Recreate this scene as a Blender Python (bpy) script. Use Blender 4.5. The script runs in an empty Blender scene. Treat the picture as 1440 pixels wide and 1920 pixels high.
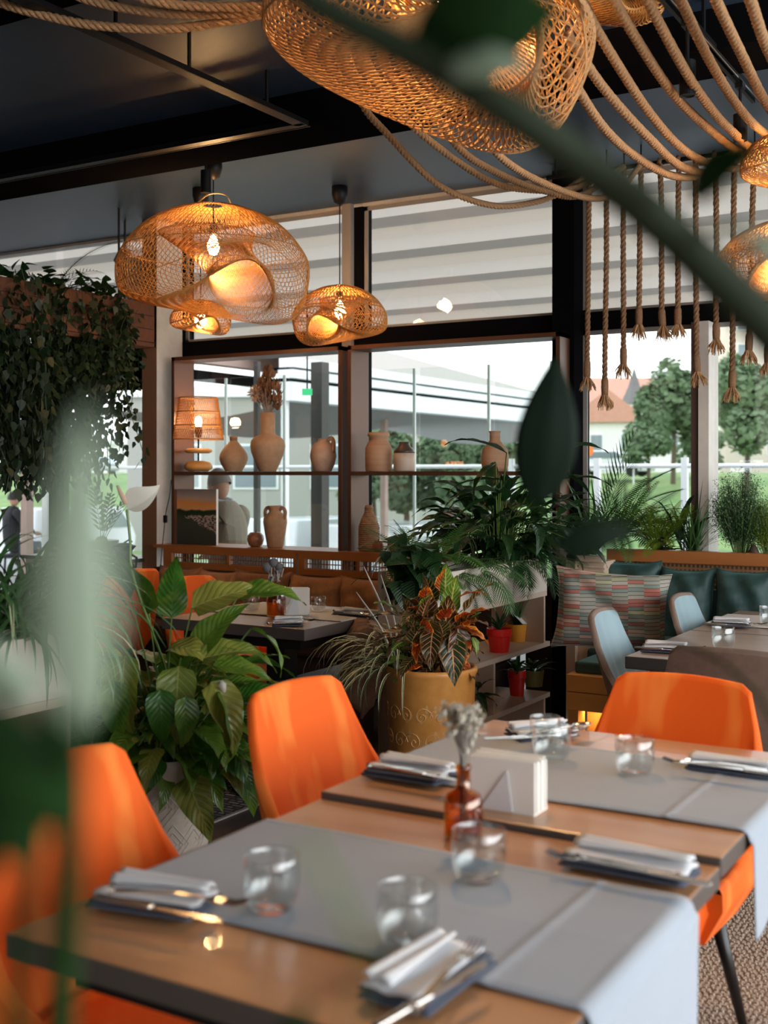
import bpy, bmesh, math, random
from mathutils import Vector, Matrix, Quaternion
PI = math.pi
rnd = random.Random(11)
sc = bpy.context.scene
col = sc.collection

# ------------------------------------------------------------------ camera, sky, light, exposure
YAW = math.radians(30.8); CH = 1.40; FPX = 2200.0; HOR = 887.0
cd = bpy.data.cameras.new('camera'); cam = bpy.data.objects.new('camera', cd); col.objects.link(cam)
cam.location = (0, 0, CH); cam.rotation_euler = (PI/2, 0, YAW)
cd.sensor_fit = 'VERTICAL'; cd.sensor_height = 36; cd.sensor_width = 27
cd.lens = FPX/1920*36; cd.shift_y = -(960-HOR)/1920
cd.clip_start = 0.05; cd.clip_end = 500
cd.dof.use_dof = True; cd.dof.focus_distance = 4.9; cd.dof.aperture_fstop = 3.1; cd.dof.aperture_blades = 7
sc.camera = cam
w = bpy.data.worlds.new('overcast_sky'); sc.world = w; w.use_nodes = True
nt = w.node_tree; bg = nt.nodes['Background']
tcn = nt.nodes.new('ShaderNodeTexCoord'); sp = nt.nodes.new('ShaderNodeSeparateXYZ'); cr = nt.nodes.new('ShaderNodeValToRGB')
nt.links.new(tcn.outputs['Generated'], sp.inputs[0]); nt.links.new(sp.outputs['Z'], cr.inputs[0]); nt.links.new(cr.outputs[0], bg.inputs[0])
cr.color_ramp.elements[0].position = 0.0; cr.color_ramp.elements[0].color = (0.93, 0.95, 0.96, 1)
cr.color_ramp.elements[1].position = 0.9; cr.color_ramp.elements[1].color = (0.72, 0.80, 0.92, 1)
bg.inputs[1].default_value = 2.4
def area(name, loc, rot, sx, sy, power, color):
    l = bpy.data.lights.new(name, 'AREA'); l.shape = 'RECTANGLE'; l.size = sx; l.size_y = sy; l.energy = power; l.color = color
    o = bpy.data.objects.new(name, l); col.objects.link(o); o.location = loc; o.rotation_euler = rot
    return o
# added fill lights standing in for unseen windows: right-hand side and behind the viewer
area('side_fill_light', (2.7, 2.6, 1.75), (math.radians(78), 0, math.radians(90)), 6.5, 2.2, 140, (0.93, 0.97, 1.0))
area('rear_fill_light', (-1.2, -3.2, 1.9), (math.radians(80), 0, 0), 5.0, 2.0, 14, (1.0, 0.95, 0.88))
sc.view_settings.view_transform = 'Standard'; sc.view_settings.look = 'None'
sc.view_settings.gamma = 1; sc.view_settings.use_curve_mapping = False
sc.view_settings.exposure = 0.42
try:
    sc.cycles.max_bounces = 7; sc.cycles.transparent_max_bounces = 24; sc.cycles.sample_clamp_indirect = 4
    sc.cycles.caustics_reflective = False
    sc.cycles.use_denoising = True
except Exception: pass

CS, SN = math.cos(YAW), math.sin(YAW)
def at(px, py, D):                      # the place seen at a spot of the photograph, D metres deep
    lat = (px-720)/FPX*D
    return Vector((lat*CS-D*SN, lat*SN+D*CS, CH+(HOR-py)/FPX*D))
def at_y(px, py, Y):
    r = (px-720)/FPX
    return at(px, py, Y/(r*SN+CS))
def at_x(px, py, X):
    r = (px-720)/FPX
    return at(px, py, X/(r*CS-SN))
def at_z(px, py, z):
    return at(px, py, (CH-z)*FPX/(py-HOR))

# ------------------------------------------------------------------ mesh builder
class MB:
    def __init__(s): s.v = []; s.f = []; s.m = []; s.uv = {}; s.mi = 0
    def face(s, idx):
        s.f.append(tuple(idx)); s.m.append(s.mi)
    def box(s, c, d, rot=None, taper=1.0):
        c = Vector(c); b = len(s.v)
        for z in (-1, 1):
            k = taper if z > 0 else 1.0
            for x, y in ((-1, -1), (1, -1), (1, 1), (-1, 1)):
                p = Vector((x*d[0]/2*k, y*d[1]/2*k, z*d[2]/2))
                if rot is not None: p = rot @ p
                s.v.append(c+p)
        for q in ((3, 2, 1, 0), (4, 5, 6, 7), (0, 1, 5, 4), (1, 2, 6, 5), (2, 3, 7, 6), (3, 0, 4, 7)): s.face([b+i for i in q])
        return s
    def span(s, a, b_):                 # box between two corners
        a = Vector(a); b_ = Vector(b_)
        return s.box((a+b_)/2, [abs(t) for t in (b_-a)])
    def ring(s, c, t, r, n, ph=0, ref=None):
        t = Vector(t).normalized()
        u = (ref if ref is not None else (Vector((0, 0, 1)) if abs(t.z) < .9 else Vector((1, 0, 0))))
        u = (u - t*u.dot(t)).normalized(); w_ = t.cross(u)
        b = len(s.v)
        for i in range(n):
            a = 2*PI*i/n+ph
            s.v.append(Vector(c)+(u*math.cos(a)+w_*math.sin(a))*r)
        return b, u
    def tube(s, pts, r, n=6, cap=True):
        pts = [Vector(p) for p in pts]; N = len(pts)
        rr = r if isinstance(r, (list, tuple)) else [r]*N
        prev = None; ref = None
        for i in range(N):
            t = pts[min(i+1, N-1)]-pts[max(i-1, 0)]
            if t.length < 1e-9: t = Vector((0, 0, 1))
            if ref is not None and abs(ref.dot(t.normalized())) > .99: ref = None
            b, ref = s.ring(pts[i], t, rr[i], n, 0, ref)
            if prev is not None:
                for k in range(n): s.face((prev+k, prev+(k+1) % n, b+(k+1) % n, b+k))
            elif cap and n > 2: s.face([b+k for k in reversed(range(n))])
            prev = b
        if cap and n > 2: s.face([prev+k for k in range(n)])
        return s
    def lathe(s, prof, n=24, c=(0, 0, 0), close=False, sx=1, sy=1):
        c = Vector(c); prev = None; first = None
        for r, z in prof:
            b = len(s.v)
            for i in range(n):
                a = 2*PI*i/n
                s.v.append(c+Vector((r*math.cos(a)*sx, r*math.sin(a)*sy, z)))
            if prev is not None:
                for k in range(n): s.face((prev+k, prev+(k+1) % n, b+(k+1) % n, b+k))
            else: first = b
            prev = b
        if prof[0][0] > 1e-4: s.face([first+k for k in reversed(range(n))])
        if prof[-1][0] > 1e-4: s.face([prev+k for k in range(n)])
        return s
    def grid(s, fn, nu, nv, flip=False):   # fn(u,v)->Vector, uv stored
        b = len(s.v)
        for i in range(nu+1):
            for j in range(nv+1):
                u, v = i/nu, j/nv
                s.v.append(Vector(fn(u, v))); s.uv[len(s.v)-1] = (u, v)
        for i in range(nu):
            for j in range(nv):
                a = b+i*(nv+1)+j
                q = (a, a+nv+1, a+nv+2, a+1)
                s.face(q[::-1] if flip else q)
        return s
    def poly(s, pts):
        b = len(s.v); s.v += [Vector(p) for p in pts]; s.face(range(b, b+len(pts))); return s
    def prism(s, pts2, ax, a0, a1):     # outline (2 coordinates) pushed along axis ax
        def P(p, t):
            if ax == 0: return Vector((t, p[0], p[1]))
            if ax == 1: return Vector((p[0], t, p[1]))
            return Vector((p[0], p[1], t))
        n = len(pts2); b = len(s.v)
        for t in (a0, a1): s.v += [P(p, t) for p in pts2]
        s.face([b+i for i in range(n)]); s.face([b+n+i for i in reversed(range(n))])
        for i in range(n): s.face((b+i, b+n+i, b+n+(i+1) % n, b+(i+1) % n))
        return s
    def build(s, name, mats, parent=None, smooth=False, world=False, bevel=0, sub=0, loc=None):
        off = parent.location if (world and parent is not None) else Vector((0, 0, 0))
        if loc is not None: off = Vector(loc)
        me = bpy.data.meshes.new(name)
        me.from_pydata([tuple(p-off) for p in s.v], [], s.f)
        ms = mats if isinstance(mats, (list, tuple)) else [mats]
        for m in ms: me.materials.append(m)
        me.polygons.foreach_set('material_index', s.m)
        if s.uv:
            uvl = me.uv_layers.new(name='UVMap'); d = [0.0]*(2*len(me.loops))
            vi = [0]*len(me.loops); me.loops.foreach_get('vertex_index', vi)
            for k, q in enumerate(vi):
                t = s.uv.get(q, (0.5, 0.5)); d[2*k] = t[0]; d[2*k+1] = t[1]
            uvl.data.foreach_set('uv', d)
        if smooth: me.polygons.foreach_set('use_smooth', [True]*len(me.polygons))
        me.update()
        bm = bmesh.new(); bm.from_mesh(me)
        bmesh.ops.recalc_face_normals(bm, faces=bm.faces) if not s.uv else None
        bm.to_mesh(me); bm.free()
        o = bpy.data.objects.new(name, me); col.objects.link(o)
        if parent is not None: o.parent = parent
        if loc is not None: o.location = loc
        if bevel:
            md = o.modifiers.new('bevel', 'BEVEL'); md.width = bevel; md.segments = 2; md.limit_method = 'ANGLE'
        if sub:
            md = o.modifiers.new('sub', 'SUBSURF'); md.levels = sub; md.render_levels = sub
        return o
def thing(name, label, cat, loc=(0, 0, 0), rotz=0, group=None):
    o = bpy.data.objects.new(name, None); col.objects.link(o); o.empty_display_size = .05
    o.location = loc; o.rotation_euler = (0, 0, rotz); o['label'] = label; o['category'] = cat
    if group: o['group'] = group
    return o
def tag(o, label, cat, group=None, kind=None):
    o['label'] = label; o['category'] = cat
    if group: o['group'] = group
    if kind: o['kind'] = kind
    return o
def struct(o, label=None):
    o['kind'] = 'structure'
    if label: o['label'] = label
    return o
def stuff(o): o['kind'] = 'stuff'; return o
def link_copy(o, parent, loc=None, rot=None, scale=None):
    c = o.copy(); col.objects.link(c); c.parent = parent
    if loc is not None: c.location = loc
    if rot is not None:
        if isinstance(rot, Quaternion): c.rotation_mode = 'QUATERNION'; c.rotation_quaternion = rot
        else: c.rotation_euler = rot
    if scale is not None: c.scale = (scale,)*3 if not isinstance(scale, (tuple, list)) else scale
    return c
def dup(root, loc, rotz, label, group=None, scale=None):
    r = root.copy(); col.objects.link(r); r.location = loc; r.rotation_euler = (0, 0, rotz); r['label'] = label
    if group: r['group'] = group
    if scale: r.scale = (scale,)*3
    for ch in list(root.children):
        c = ch.copy(); col.objects.link(c); c.parent = r
        for g in ch.children:
            d = g.copy(); col.objects.link(d); d.parent = c
    return r
def crom(pts, n):                       # smooth curve through points
    pts = [Vector(p) for p in pts]; P = [pts[0]*2-pts[1]]+pts+[pts[-1]*2-pts[-2]]; out = []
    segs = len(pts)-1
    for k in range(n+1):
        x = k/n*segs; i = min(int(x), segs-1); t = x-i
        a, b, c, d = P[i], P[i+1], P[i+2], P[i+3]
        out.append(0.5*((2*b)+(c-a)*t+(2*a-5*b+4*c-d)*t*t+(3*b-a-3*c+d)*t**3))
    return out
def smooth01(x): x = max(0, min(1, x)); return x*x*(3-2*x)

# ------------------------------------------------------------------ materials
def new_mat(name):
    m = bpy.data.materials.new(name); m.use_nodes = True; t = m.node_tree
    return m, t, t.nodes['Principled BSDF'], t.nodes['Material Output']
def N(t, typ, **kw):
    n = t.nodes.new(typ)
    for k, v in kw.items():
        if k in n.inputs.keys(): n.inputs[k].default_value = v
        else: setattr(n, k, v)
    return n
def mixc(t, fac, a, b):
    n = t.nodes.new('ShaderNodeMix'); n.data_type = 'RGBA'
    for i, x in ((0, fac), (6, a), (7, b)):
        if hasattr(x, 'is_output'): t.links.new(x, n.inputs[i])
        elif i == 0: n.inputs[0].default_value = x
        else: n.inputs[i].default_value = (*x, 1)
    return n.outputs[2]
def mth(t, op, a, b=0.0, c=0.0):
    n = t.nodes.new('ShaderNodeMath'); n.operation = op
    for i, x in enumerate((a, b, c)):
        if hasattr(x, 'is_output'): t.links.new(x, n.inputs[i])
        else: n.inputs[i].default_value = x
    return n.outputs[0]
def coords(t, scale=(1, 1, 1), kind='Object'):
    tc = t.nodes.new('ShaderNodeTexCoord'); mp = t.nodes.new('ShaderNodeMapping')
    mp.inputs['Scale'].default_value = scale; t.links.new(tc.outputs[kind], mp.inputs[0]); return mp.outputs[0]
def bump(t, p, height, strength, dist=.01):
    b = t.nodes.new('ShaderNodeBump'); b.inputs['Strength'].default_value = strength; b.inputs['Distance'].default_value = dist
    t.links.new(height, b.inputs['Height']); t.links.new(b.outputs[0], p.inputs['Normal'])
def mat(name, c, rough=.5, metal=0, c2=None, ns=(8, 8, 8), nscale=1.0, detail=4, bmp=0, bscale=None, trans=0, sheen=0, coat=0, ior=1.5, spec=None, sheen_tint=None, transl=0, lo=.35, hi=.65):
    m, t, p, out = new_mat(name)
    p.inputs['Base Color'].default_value = (*c, 1); p.inputs['Roughness'].default_value = rough; p.inputs['Metallic'].default_value = metal
    p.inputs['IOR'].default_value = ior
    if trans: p.inputs['Transmission Weight'].default_value = trans
    if spec is not None: p.inputs['Specular IOR Level'].default_value = spec
    if sheen:
        p.inputs['Sheen Weight'].default_value = sheen; p.inputs['Sheen Roughness'].default_value = .4
        if sheen_tint: p.inputs['Sheen Tint'].default_value = (*sheen_tint, 1)
    if coat: p.inputs['Coat Weight'].default_value = coat
    if c2 is not None or bmp:
        nz = N(t, 'ShaderNodeTexNoise', Scale=nscale, Detail=detail); t.links.new(coords(t, ns), nz.inputs['Vector'])
        if c2 is not None:
            mr = N(t, 'ShaderNodeMapRange'); mr.inputs[1].default_value = lo; mr.inputs[2].default_value = hi
            t.links.new(nz.outputs['Fac'], mr.inputs[0])
            o_ = mixc(t, mr.outputs[0], c, c2); t.links.new(o_, p.inputs['Base Color'])
        if bmp:
            if bscale:
                nb = N(t, 'ShaderNodeTexNoise', Scale=1.0, Detail=3); t.links.new(coords(t, bscale), nb.inputs['Vector']); bump(t, p, nb.outputs['Fac'], bmp)
            else: bump(t, p, nz.outputs['Fac'], bmp)
    if transl:
        tr = N(t, 'ShaderNodeBsdfTranslucent'); tr.inputs[0].default_value = (*c, 1)
        mx = N(t, 'ShaderNodeMixShader'); mx.inputs[0].default_value = transl
        t.links.new(p.outputs[0], mx.inputs[1]); t.links.new(tr.outputs[0], mx.inputs[2]); t.links.new(mx.outputs[0], out.inputs[0])
    return m
def wood(name, c, c2, ax=0, s=14, rough=.45, coat=0):
    sc_ = [s, s, s]; sc_[ax] = s*.07
    return mat(name, c, rough, c2=c2, ns=tuple(sc_), detail=7, bmp=.12, lo=.3, hi=.7, coat=coat)
def emis(name, c, s):
    m, t, p, out = new_mat(name); p.inputs['Base Color'].default_value = (*c, 1)
    p.inputs['Emission Color'].default_value = (*c, 1); p.inputs['Emission Strength'].default_value = s; return m
def pane_mat(name, tint, refl=.045):
    m, t, p, out = new_mat(name); t.nodes.remove(p)
    tr = N(t, 'ShaderNodeBsdfTransparent'); tr.inputs[0].default_value = (*tint, 1)
    gl = N(t, 'ShaderNodeBsdfGlossy'); gl.inputs['Roughness'].default_value = .0; gl.inputs[0].default_value = (1, 1, 1, 1)
    lw = N(t, 'ShaderNodeLayerWeight'); lw.inputs[0].default_value = .5
    f = mth(t, 'MULTIPLY_ADD', mth(t, 'POWER', lw.outputs['Facing'], 5.0), 1-refl, refl)
    mx = N(t, 'ShaderNodeMixShader'); t.links.new(f, mx.inputs[0]); t.links.new(tr.outputs[0], mx.inputs[1]); t.links.new(gl.outputs[0], mx.inputs[2])
    t.links.new(mx.outputs[0], out.inputs[0]); return m
def leafmat(name, c, c2, vein, vn=9, vw=.18, edge=None, rough=.32, transl=.25, mid=.035, splash=0):
    m, t, p, out = new_mat(name)
    uv = t.nodes.new('ShaderNodeUVMap'); uv.uv_map = 'UVMap'; s = t.nodes.new('ShaderNodeSeparateXYZ'); t.links.new(uv.outputs[0], s.inputs[0])
    a = mth(t, 'ABSOLUTE', mth(t, 'SUBTRACT', s.outputs[1], .5))
    ph = mth(t, 'FRACT', mth(t, 'MULTIPLY', mth(t, 'SUBTRACT', s.outputs[0], mth(t, 'MULTIPLY', a, .45)), vn))
    v1 = mth(t, 'LESS_THAN', mth(t, 'ABSOLUTE', mth(t, 'SUBTRACT', ph, .5)), vw/2)
    mr = mth(t, 'LESS_THAN', a, mid)
    nz = N(t, 'ShaderNodeTexNoise', Scale=5.0, Detail=3); t.links.new(coords(t, (4, 4, 4)), nz.inputs['Vector'])
    ob = t.nodes.new('ShaderNodeObjectInfo')
    mm = N(t, 'ShaderNodeMapRange'); mm.inputs[1].default_value = .35; mm.inputs[2].default_value = .65
    t.links.new(mth(t, 'ADD', nz.outputs['Fac'], mth(t, 'MULTIPLY', mth(t, 'SUBTRACT', ob.outputs['Random'], .5), .5)), mm.inputs[0])
    base = mixc(t, mm.outputs[0], c, c2)
    vv = mth(t, 'MAXIMUM', v1 if splash == 0 else mth(t, 'MULTIPLY', v1, 1.0), mr)
    c_ = mixc(t, vv, base, vein)
    if edge: c_ = mixc(t, mth(t, 'GREATER_THAN', a, .43), c_, edge)
    t.links.new(c_, p.inputs['Base Color']); p.inputs['Roughness'].default_value = rough
    bump(t, p, mth(t, 'ABSOLUTE', mth(t, 'SUBTRACT', ph, .5)), .35, .006)
    tr = N(t, 'ShaderNodeBsdfTranslucent'); t.links.new(c_, tr.inputs[0]); mx = N(t, 'ShaderNodeMixShader'); mx.inputs[0].default_value = transl
    t.links.new(p.outputs[0], mx.inputs[1]); t.links.new(tr.outputs[0], mx.inputs[2]); t.links.new(mx.outputs[0], out.inputs[0])
    return m
M = {}
M['navy'] = mat('navy_ceiling_paint', (.030, .054, .095), .45, c2=(.038, .064, .108), nscale=.4, ns=(1, 1, 1), bmp=.05)
M['black'] = mat('black_metal', (.007, .007, .008), .45, spec=.22)
M['frame'] = mat('window_frame_black', (.006, .006, .007), .7, spec=0)
M['framein'] = mat('window_frame_grey', (.32, .29, .27), .5)
M['white'] = mat('white_paint', (.72, .66, .60), .5, c2=(.66, .60, .54), nscale=2)
M['bronze'] = mat('bronze_brown_metal', (.13, .055, .03), .4, metal=.3)
M['floor'] = mat('dark_grey_floor', (.05, .046, .044), .45, c2=(.065, .06, .055), nscale=3, bmp=.05)
M['glass'] = pane_mat('window_glass', (.97, .985, .975), .05)
M['glass2'] = pane_mat('terrace_glass', (.95, .98, .965), .04)
M['gedge'] = mat('polished_glass_edge', (.75, .88, .82), .2)
M['benchwood'] = wood('orange_brown_bench_wood', (.48, .18, .05), (.36, .12, .03), 0, 10, .4)
M['cane'] = mat('woven_cane', (.40, .19, .08), .6, c2=(.30, .13, .05), nscale=40)
M['brown'] = mat('brown_suede', (.29, .12, .045), .85, c2=(.34, .15, .06), nscale=6, bmp=.1, sheen=.3)
M['tan'] = mat('tan_suede', (.50, .24, .10), .85, c2=(.43, .20, .08), nscale=6, bmp=.1, sheen=.3)
M['pink'] = mat('dusty_pink_suede', (.42, .24, .16), .9, c2=(.36, .20, .13), nscale=6, bmp=.1)
M['bseat'] = mat('dark_brown_bench_fabric', (.07, .04, .028), .8, bmp=.1, nscale=30)
M['gseat'] = mat('slate_bench_fabric', (.13, .16, .19), .8, c2=(.16, .19, .22), nscale=8)
M['green'] = mat('dark_green_velvet', (.016, .05, .042), .6, c2=(.03, .075, .07), nscale=2.5, sheen=.5, sheen_tint=(.3, .6, .6))
M['orange'] = mat('orange_velvet', (.90, .125, .001), .8, c2=(1.0, .235, .028), nscale=1, ns=(9, 9, 2.2), detail=2, sheen=.12, sheen_tint=(1, .5, .2), bmp=.05, lo=.50, hi=.60)
M['blue'] = mat('pale_blue_velvet', (.28, .40, .44), .75, c2=(.22, .34, .40), nscale=1, ns=(7, 7, 4), detail=2, sheen=.6, sheen_tint=(.7, .9, 1))
M['taupe'] = mat('taupe_shell_fabric', (.20, .135, .10), .7, c2=(.17, .115, .085), nscale=5)
M['legblack'] = mat('dark_stained_leg', (.012, .009, .008), .35)
M['table'] = wood('warm_table_wood', (.58, .30, .14), (.43, .19, .08), 0, 9, .30, .15)
M['tableedge'] = mat('dark_table_edge', (.05, .04, .035), .5)
M['greytable'] = wood('grey_brown_table_wood', (.34, .25, .19), (.27, .19, .14), 0, 9, .35)
M['runner'] = mat('blue_grey_linen', (.40, .44, .49), .9, c2=(.37, .41, .46), nscale=1, ns=(3, 3, 3), bmp=.2, bscale=(400, 400, 400))
M['runner2'] = mat('ivory_linen', (.66, .62, .57), .9, bmp=.1, bscale=(300, 300, 300))
M['napwhite'] = mat('pale_grey_napkin', (.74, .74, .75), .9, bmp=.1, nscale=60)
M['napdark'] = mat('slate_napkin', (.07, .08, .11), .9, bmp=.1, nscale=60)
M['steel'] = mat('polished_steel', (.75, .73, .70), .16, metal=1)
M['gl'] = pane_mat('drinking_glass', (.93, .945, .94), .10)
M['amber'] = pane_mat('amber_glass', (.84, .53, .16), .09)
M['paper'] = mat('white_paper', (.85, .82, .76), .8)
M['dry'] = mat('dried_cream_flower', (.62, .57, .47), .9, transl=.2, c2=(.5, .45, .36), nscale=30)
M['drygrey'] = mat('dried_grey_stem', (.33, .30, .26), .9)
M['thistle'] = mat('grey_thistle_head', (.17, .17, .17), .9, bmp=.5, nscale=90)
M['dried'] = mat('dried_brown_petal', (.24, .10, .045), .9, c2=(.36, .18, .09), nscale=12, transl=.15)
M['clay'] = mat('warm_sand_clay', (.50, .30, .17), .75, c2=(.44, .26, .14), nscale=4, bmp=.05)
M['clay2'] = mat('pale_blush_clay', (.62, .40, .28), .7, c2=(.56, .35, .24), nscale=4, bmp=.05)
M['clay3'] = mat('ribbed_brown_clay', (.42, .22, .12), .8, c2=(.50, .30, .18), ns=(2, 2, 40), nscale=1, bmp=.3)
M['darkneck'] = mat('dark_brown_glaze', (.07, .045, .035), .35)
M['cream'] = mat('cream_glaze', (.60, .46, .36), .45)
M['wick'] = mat('woven_seagrass', (.45, .27, .14), .85, c2=(.32, .18, .09), ns=(30, 30, 60), nscale=1, bmp=.5)
M['apple'] = wood('striped_wood', (.42, .20, .10), (.22, .08, .04), 2, 30, .35)
M['rattan'] = mat('rattan_strip', (.72, .35, .09), .5, c2=(.56, .24, .05), nscale=15, transl=.22)
M['rattan2'] = mat('pale_rattan_strip', (.72, .43, .19), .5, c2=(.55, .29, .10), nscale=15, transl=.3)
M['bulb'] = emis('glowing_bulb', (1.0, .72, .38), 45)
M['rope'] = mat('jute_rope', (.50, .29, .14), .85, c2=(.38, .20, .09), nscale=20, bmp=.4, bscale=(260, 260, 260))
M['rope2'] = mat('dark_jute_rope', (.27, .145, .07), .9, c2=(.20, .10, .05), nscale=20, bmp=.4, bscale=(260, 260, 260))
M['palewood'] = wood('pale_oak_laminate', (.62, .46, .34), (.55, .40, .29), 2, 12, .5)
M['palewoodh'] = wood('pale_oak_laminate_flat', (.64, .50, .39), (.58, .44, .34), 1, 12, .5)
M['whitewood'] = wood('whitewashed_board', (.70, .61, .52), (.66, .57, .48), 1, 9, .5)
M['pine'] = wood('yellow_pine', (.78, .42, .13), (.64, .31, .08), 0, 8, .5)
M['pot_o'] = mat('ochre_glazed_pot', (.74, .33, .08), .42, c2=(.66, .28, .06), nscale=3, coat=.2)
M['pot_relief'] = mat('pale_ochre_relief', (.66, .36, .13), .55)
M['pot_w'] = mat('cream_stone_pot', (.70, .60, .50), .7, c2=(.63, .53, .44), nscale=5, bmp=.1)
M['pot_w2'] = mat('incised_line', (.72, .64, .55), .7)
M['red'] = mat('red_plastic', (.78, .02, .012), .3)
M['yel'] = mat('orange_yellow_plastic', (.80, .33, .03), .4)
M['olive'] = mat('olive_ceramic', (.33, .34, .14), .4)
M['soil'] = mat('soil', (.03, .02, .014), .95, bmp=.4, nscale=60)
M['lily'] = leafmat('peace_lily_leaf', (.028, .105, .010), (.12, .20, .02), (.065, .14, .02), 11, .08, mid=.015)
M['lilyy'] = leafmat('yellowing_leaf', (.26, .25, .04), (.16, .22, .03), (.36, .36, .10), 10, .10, mid=.018)
M['lilyd'] = leafmat('deep_green_leaf', (.008, .034, .009), (.018, .055, .013), (.03, .07, .022), 11, .10, mid=.02)
M['croton'] = leafmat('croton_leaf_dark', (.022, .045, .010), (.05, .022, .010), (.72, .34, .14), 8, .12, mid=.025, edge=(.20, .10, .03))
M['crotono'] = leafmat('croton_leaf_orange', (.85, .22, .02), (.55, .05, .01), (.10, .04, .01), 8, .22, mid=.04, edge=(.9, .38, .04))
M['crotong'] = leafmat('croton_leaf_green', (.05, .16, .015), (.10, .20, .02), (.55, .50, .12), 9, .12, mid=.04)
M['spider'] = leafmat('spider_plant_leaf', (.06, .14, .02), (.08, .17, .03), (.10, .2, .04), 1, 0, edge=None, mid=0)
M['cream_leaf'] = mat('cream_leaf_stripe', (.62, .62, .40), .5, transl=.2)
M['fern'] = mat('fern_green', (.04, .12, .02), .5, c2=(.08, .18, .03), nscale=6, transl=.3)
M['fernd'] = mat('dark_palm_green', (.018, .065, .018), .45, c2=(.035, .10, .03), nscale=6, transl=.25)
M['ferny'] = mat('lime_fern_green', (.20, .28, .02), .5, c2=(.12, .2, .02), nscale=6, transl=.4)
M['vine'] = mat('vine_leaf_dark', (.010, .024, .007), .5, c2=(.022, .042, .012), nscale=3, transl=.2)
M['stem'] = mat('green_stem', (.14, .22, .05), .5, transl=.15)
M['stemb'] = mat('brown_stem', (.09, .06, .03), .7)
M['spathe'] = mat('white_spathe', (.72, .68, .58), .5, transl=.3)
M['spadix'] = mat('pink_spadix', (.65, .36, .25), .7, bmp=.5, nscale=120)
M['fore'] = mat('foreground_leaf', (.008, .030, .006), .6, c2=(.014, .045, .010), nscale=4, transl=.1, spec=.1)
M['forestem'] = mat('foreground_stem', (.022, .030, .016), .7, spec=.12)
M['forep'] = mat('pale_foreground_leaf', (.40, .50, .36), .4, c2=(.46, .56, .42), nscale=3, transl=.3)
M['terra'] = mat('rusty_terracotta_board', (.12, .042, .016), .7, c2=(.09, .03, .012), nscale=4)
M['fabric'] = mat('awning_fabric_shaded', (.46, .41, .36), .9, transl=.16)  # awning cloth with the shade of the pleat flats put into its colour
M['fabric2'] = mat('awning_fabric_lit', (.60, .53, .46), .9, transl=.42)  # same cloth in a lit tone, brightness of the pleat risers painted in
M['grass'] = mat('grass', (.10, .20, .05), .9, c2=(.20, .28, .09), nscale=1, ns=(.5, .5, .5), bmp=.2)
M['tree'] = mat('tree_foliage', (.14, .22, .11), .8, c2=(.24, .32, .18), nscale=.8, ns=(1, 1, 1), transl=.35)
M['bark'] = mat('bark', (.12, .09, .06), .9)
M['road'] = mat('asphalt', (.28, .28, .28), .9)
M['wallw'] = mat('white_house_render', (.80, .78, .75), .9, c2=(.74, .72, .69), nscale=1)
M['wallb'] = mat('beige_block_render', (.62, .54, .46), .9)
M['roofr'] = mat('red_tile_roof', (.50, .24, .17), .9, c2=(.56, .30, .22), nscale=2, bmp=.4)
M['slate'] = mat('slate_turret', (.16, .15, .15), .8)
M['wing'] = mat('window_pane_dark', (.20, .24, .26), .15)
M['carw'] = mat('white_car_paint', (.75, .77, .80), .25, coat=.5)
M['cars'] = mat('silver_car_paint', (.42, .50, .58), .25, metal=.4)
M['rubber'] = mat('rubber', (.02, .02, .02), .8)
M['pergw'] = mat('white_pergola_metal', (.82, .83, .83), .5)
M['timber'] = wood('weathered_timber', (.42, .30, .25), (.34, .23, .19), 1, 6, .7)
M['terrace'] = mat('grey_decking', (.22, .21, .20), .7)
M['skin'] = mat('skin', (.55, .31, .21), .6)
M['beige'] = mat('beige_jacket', (.27, .23, .17), .9, bmp=.2, nscale=40)
M['darkc'] = mat('dark_clothing', (.02, .02, .025), .9)
M['hairg'] = mat('grey_hair', (.28, .26, .24), .8, bmp=.5, nscale=80)
M['haird'] = mat('dark_hair', (.015, .012, .01), .6)
M['jean'] = mat('blue_trousers', (.10, .13, .2), .9)
# ------------------------------------------------------------------ the room shell
WY = 6.3; CZ = 3.10
def xy(px, Y): return at_y(px, 900, Y).x
struct(MB().span((-9, -3.6, -.12), (3.4, 6.36, 0)).build('floor', M['floor']))
struct(MB().span((-9, -3.6, CZ), (3.4, 6.4, CZ+.12)).build('ceiling', M['navy']))
struct(MB().span((-9, 4.30, 2.95), (3.4, 4.62, CZ)).build('trim_1', M['frame']))
struct(MB().span((-9, 2.55, 2.97), (3.4, 2.85, CZ)).build('trim_2', M['frame']))
struct(MB().span((-9.1, -3.6, 0), (-9, 6.36, CZ)).build('wall_left', mat('dark_wall', (.08, .06, .05), .8)))
wb = mat('back_wall_paint', (.12, .10, .09), .8)
struct(MB().span((-9, -3.7, 0), (3.4, -3.6, CZ)).build('wall_back', wb))
struct(MB().span((3.4, -3.6, 0), (3.5, 6.36, .55)).span((3.4, -3.6, 2.75), (3.5, 6.36, CZ)).build('wall_right', wb))
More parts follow.
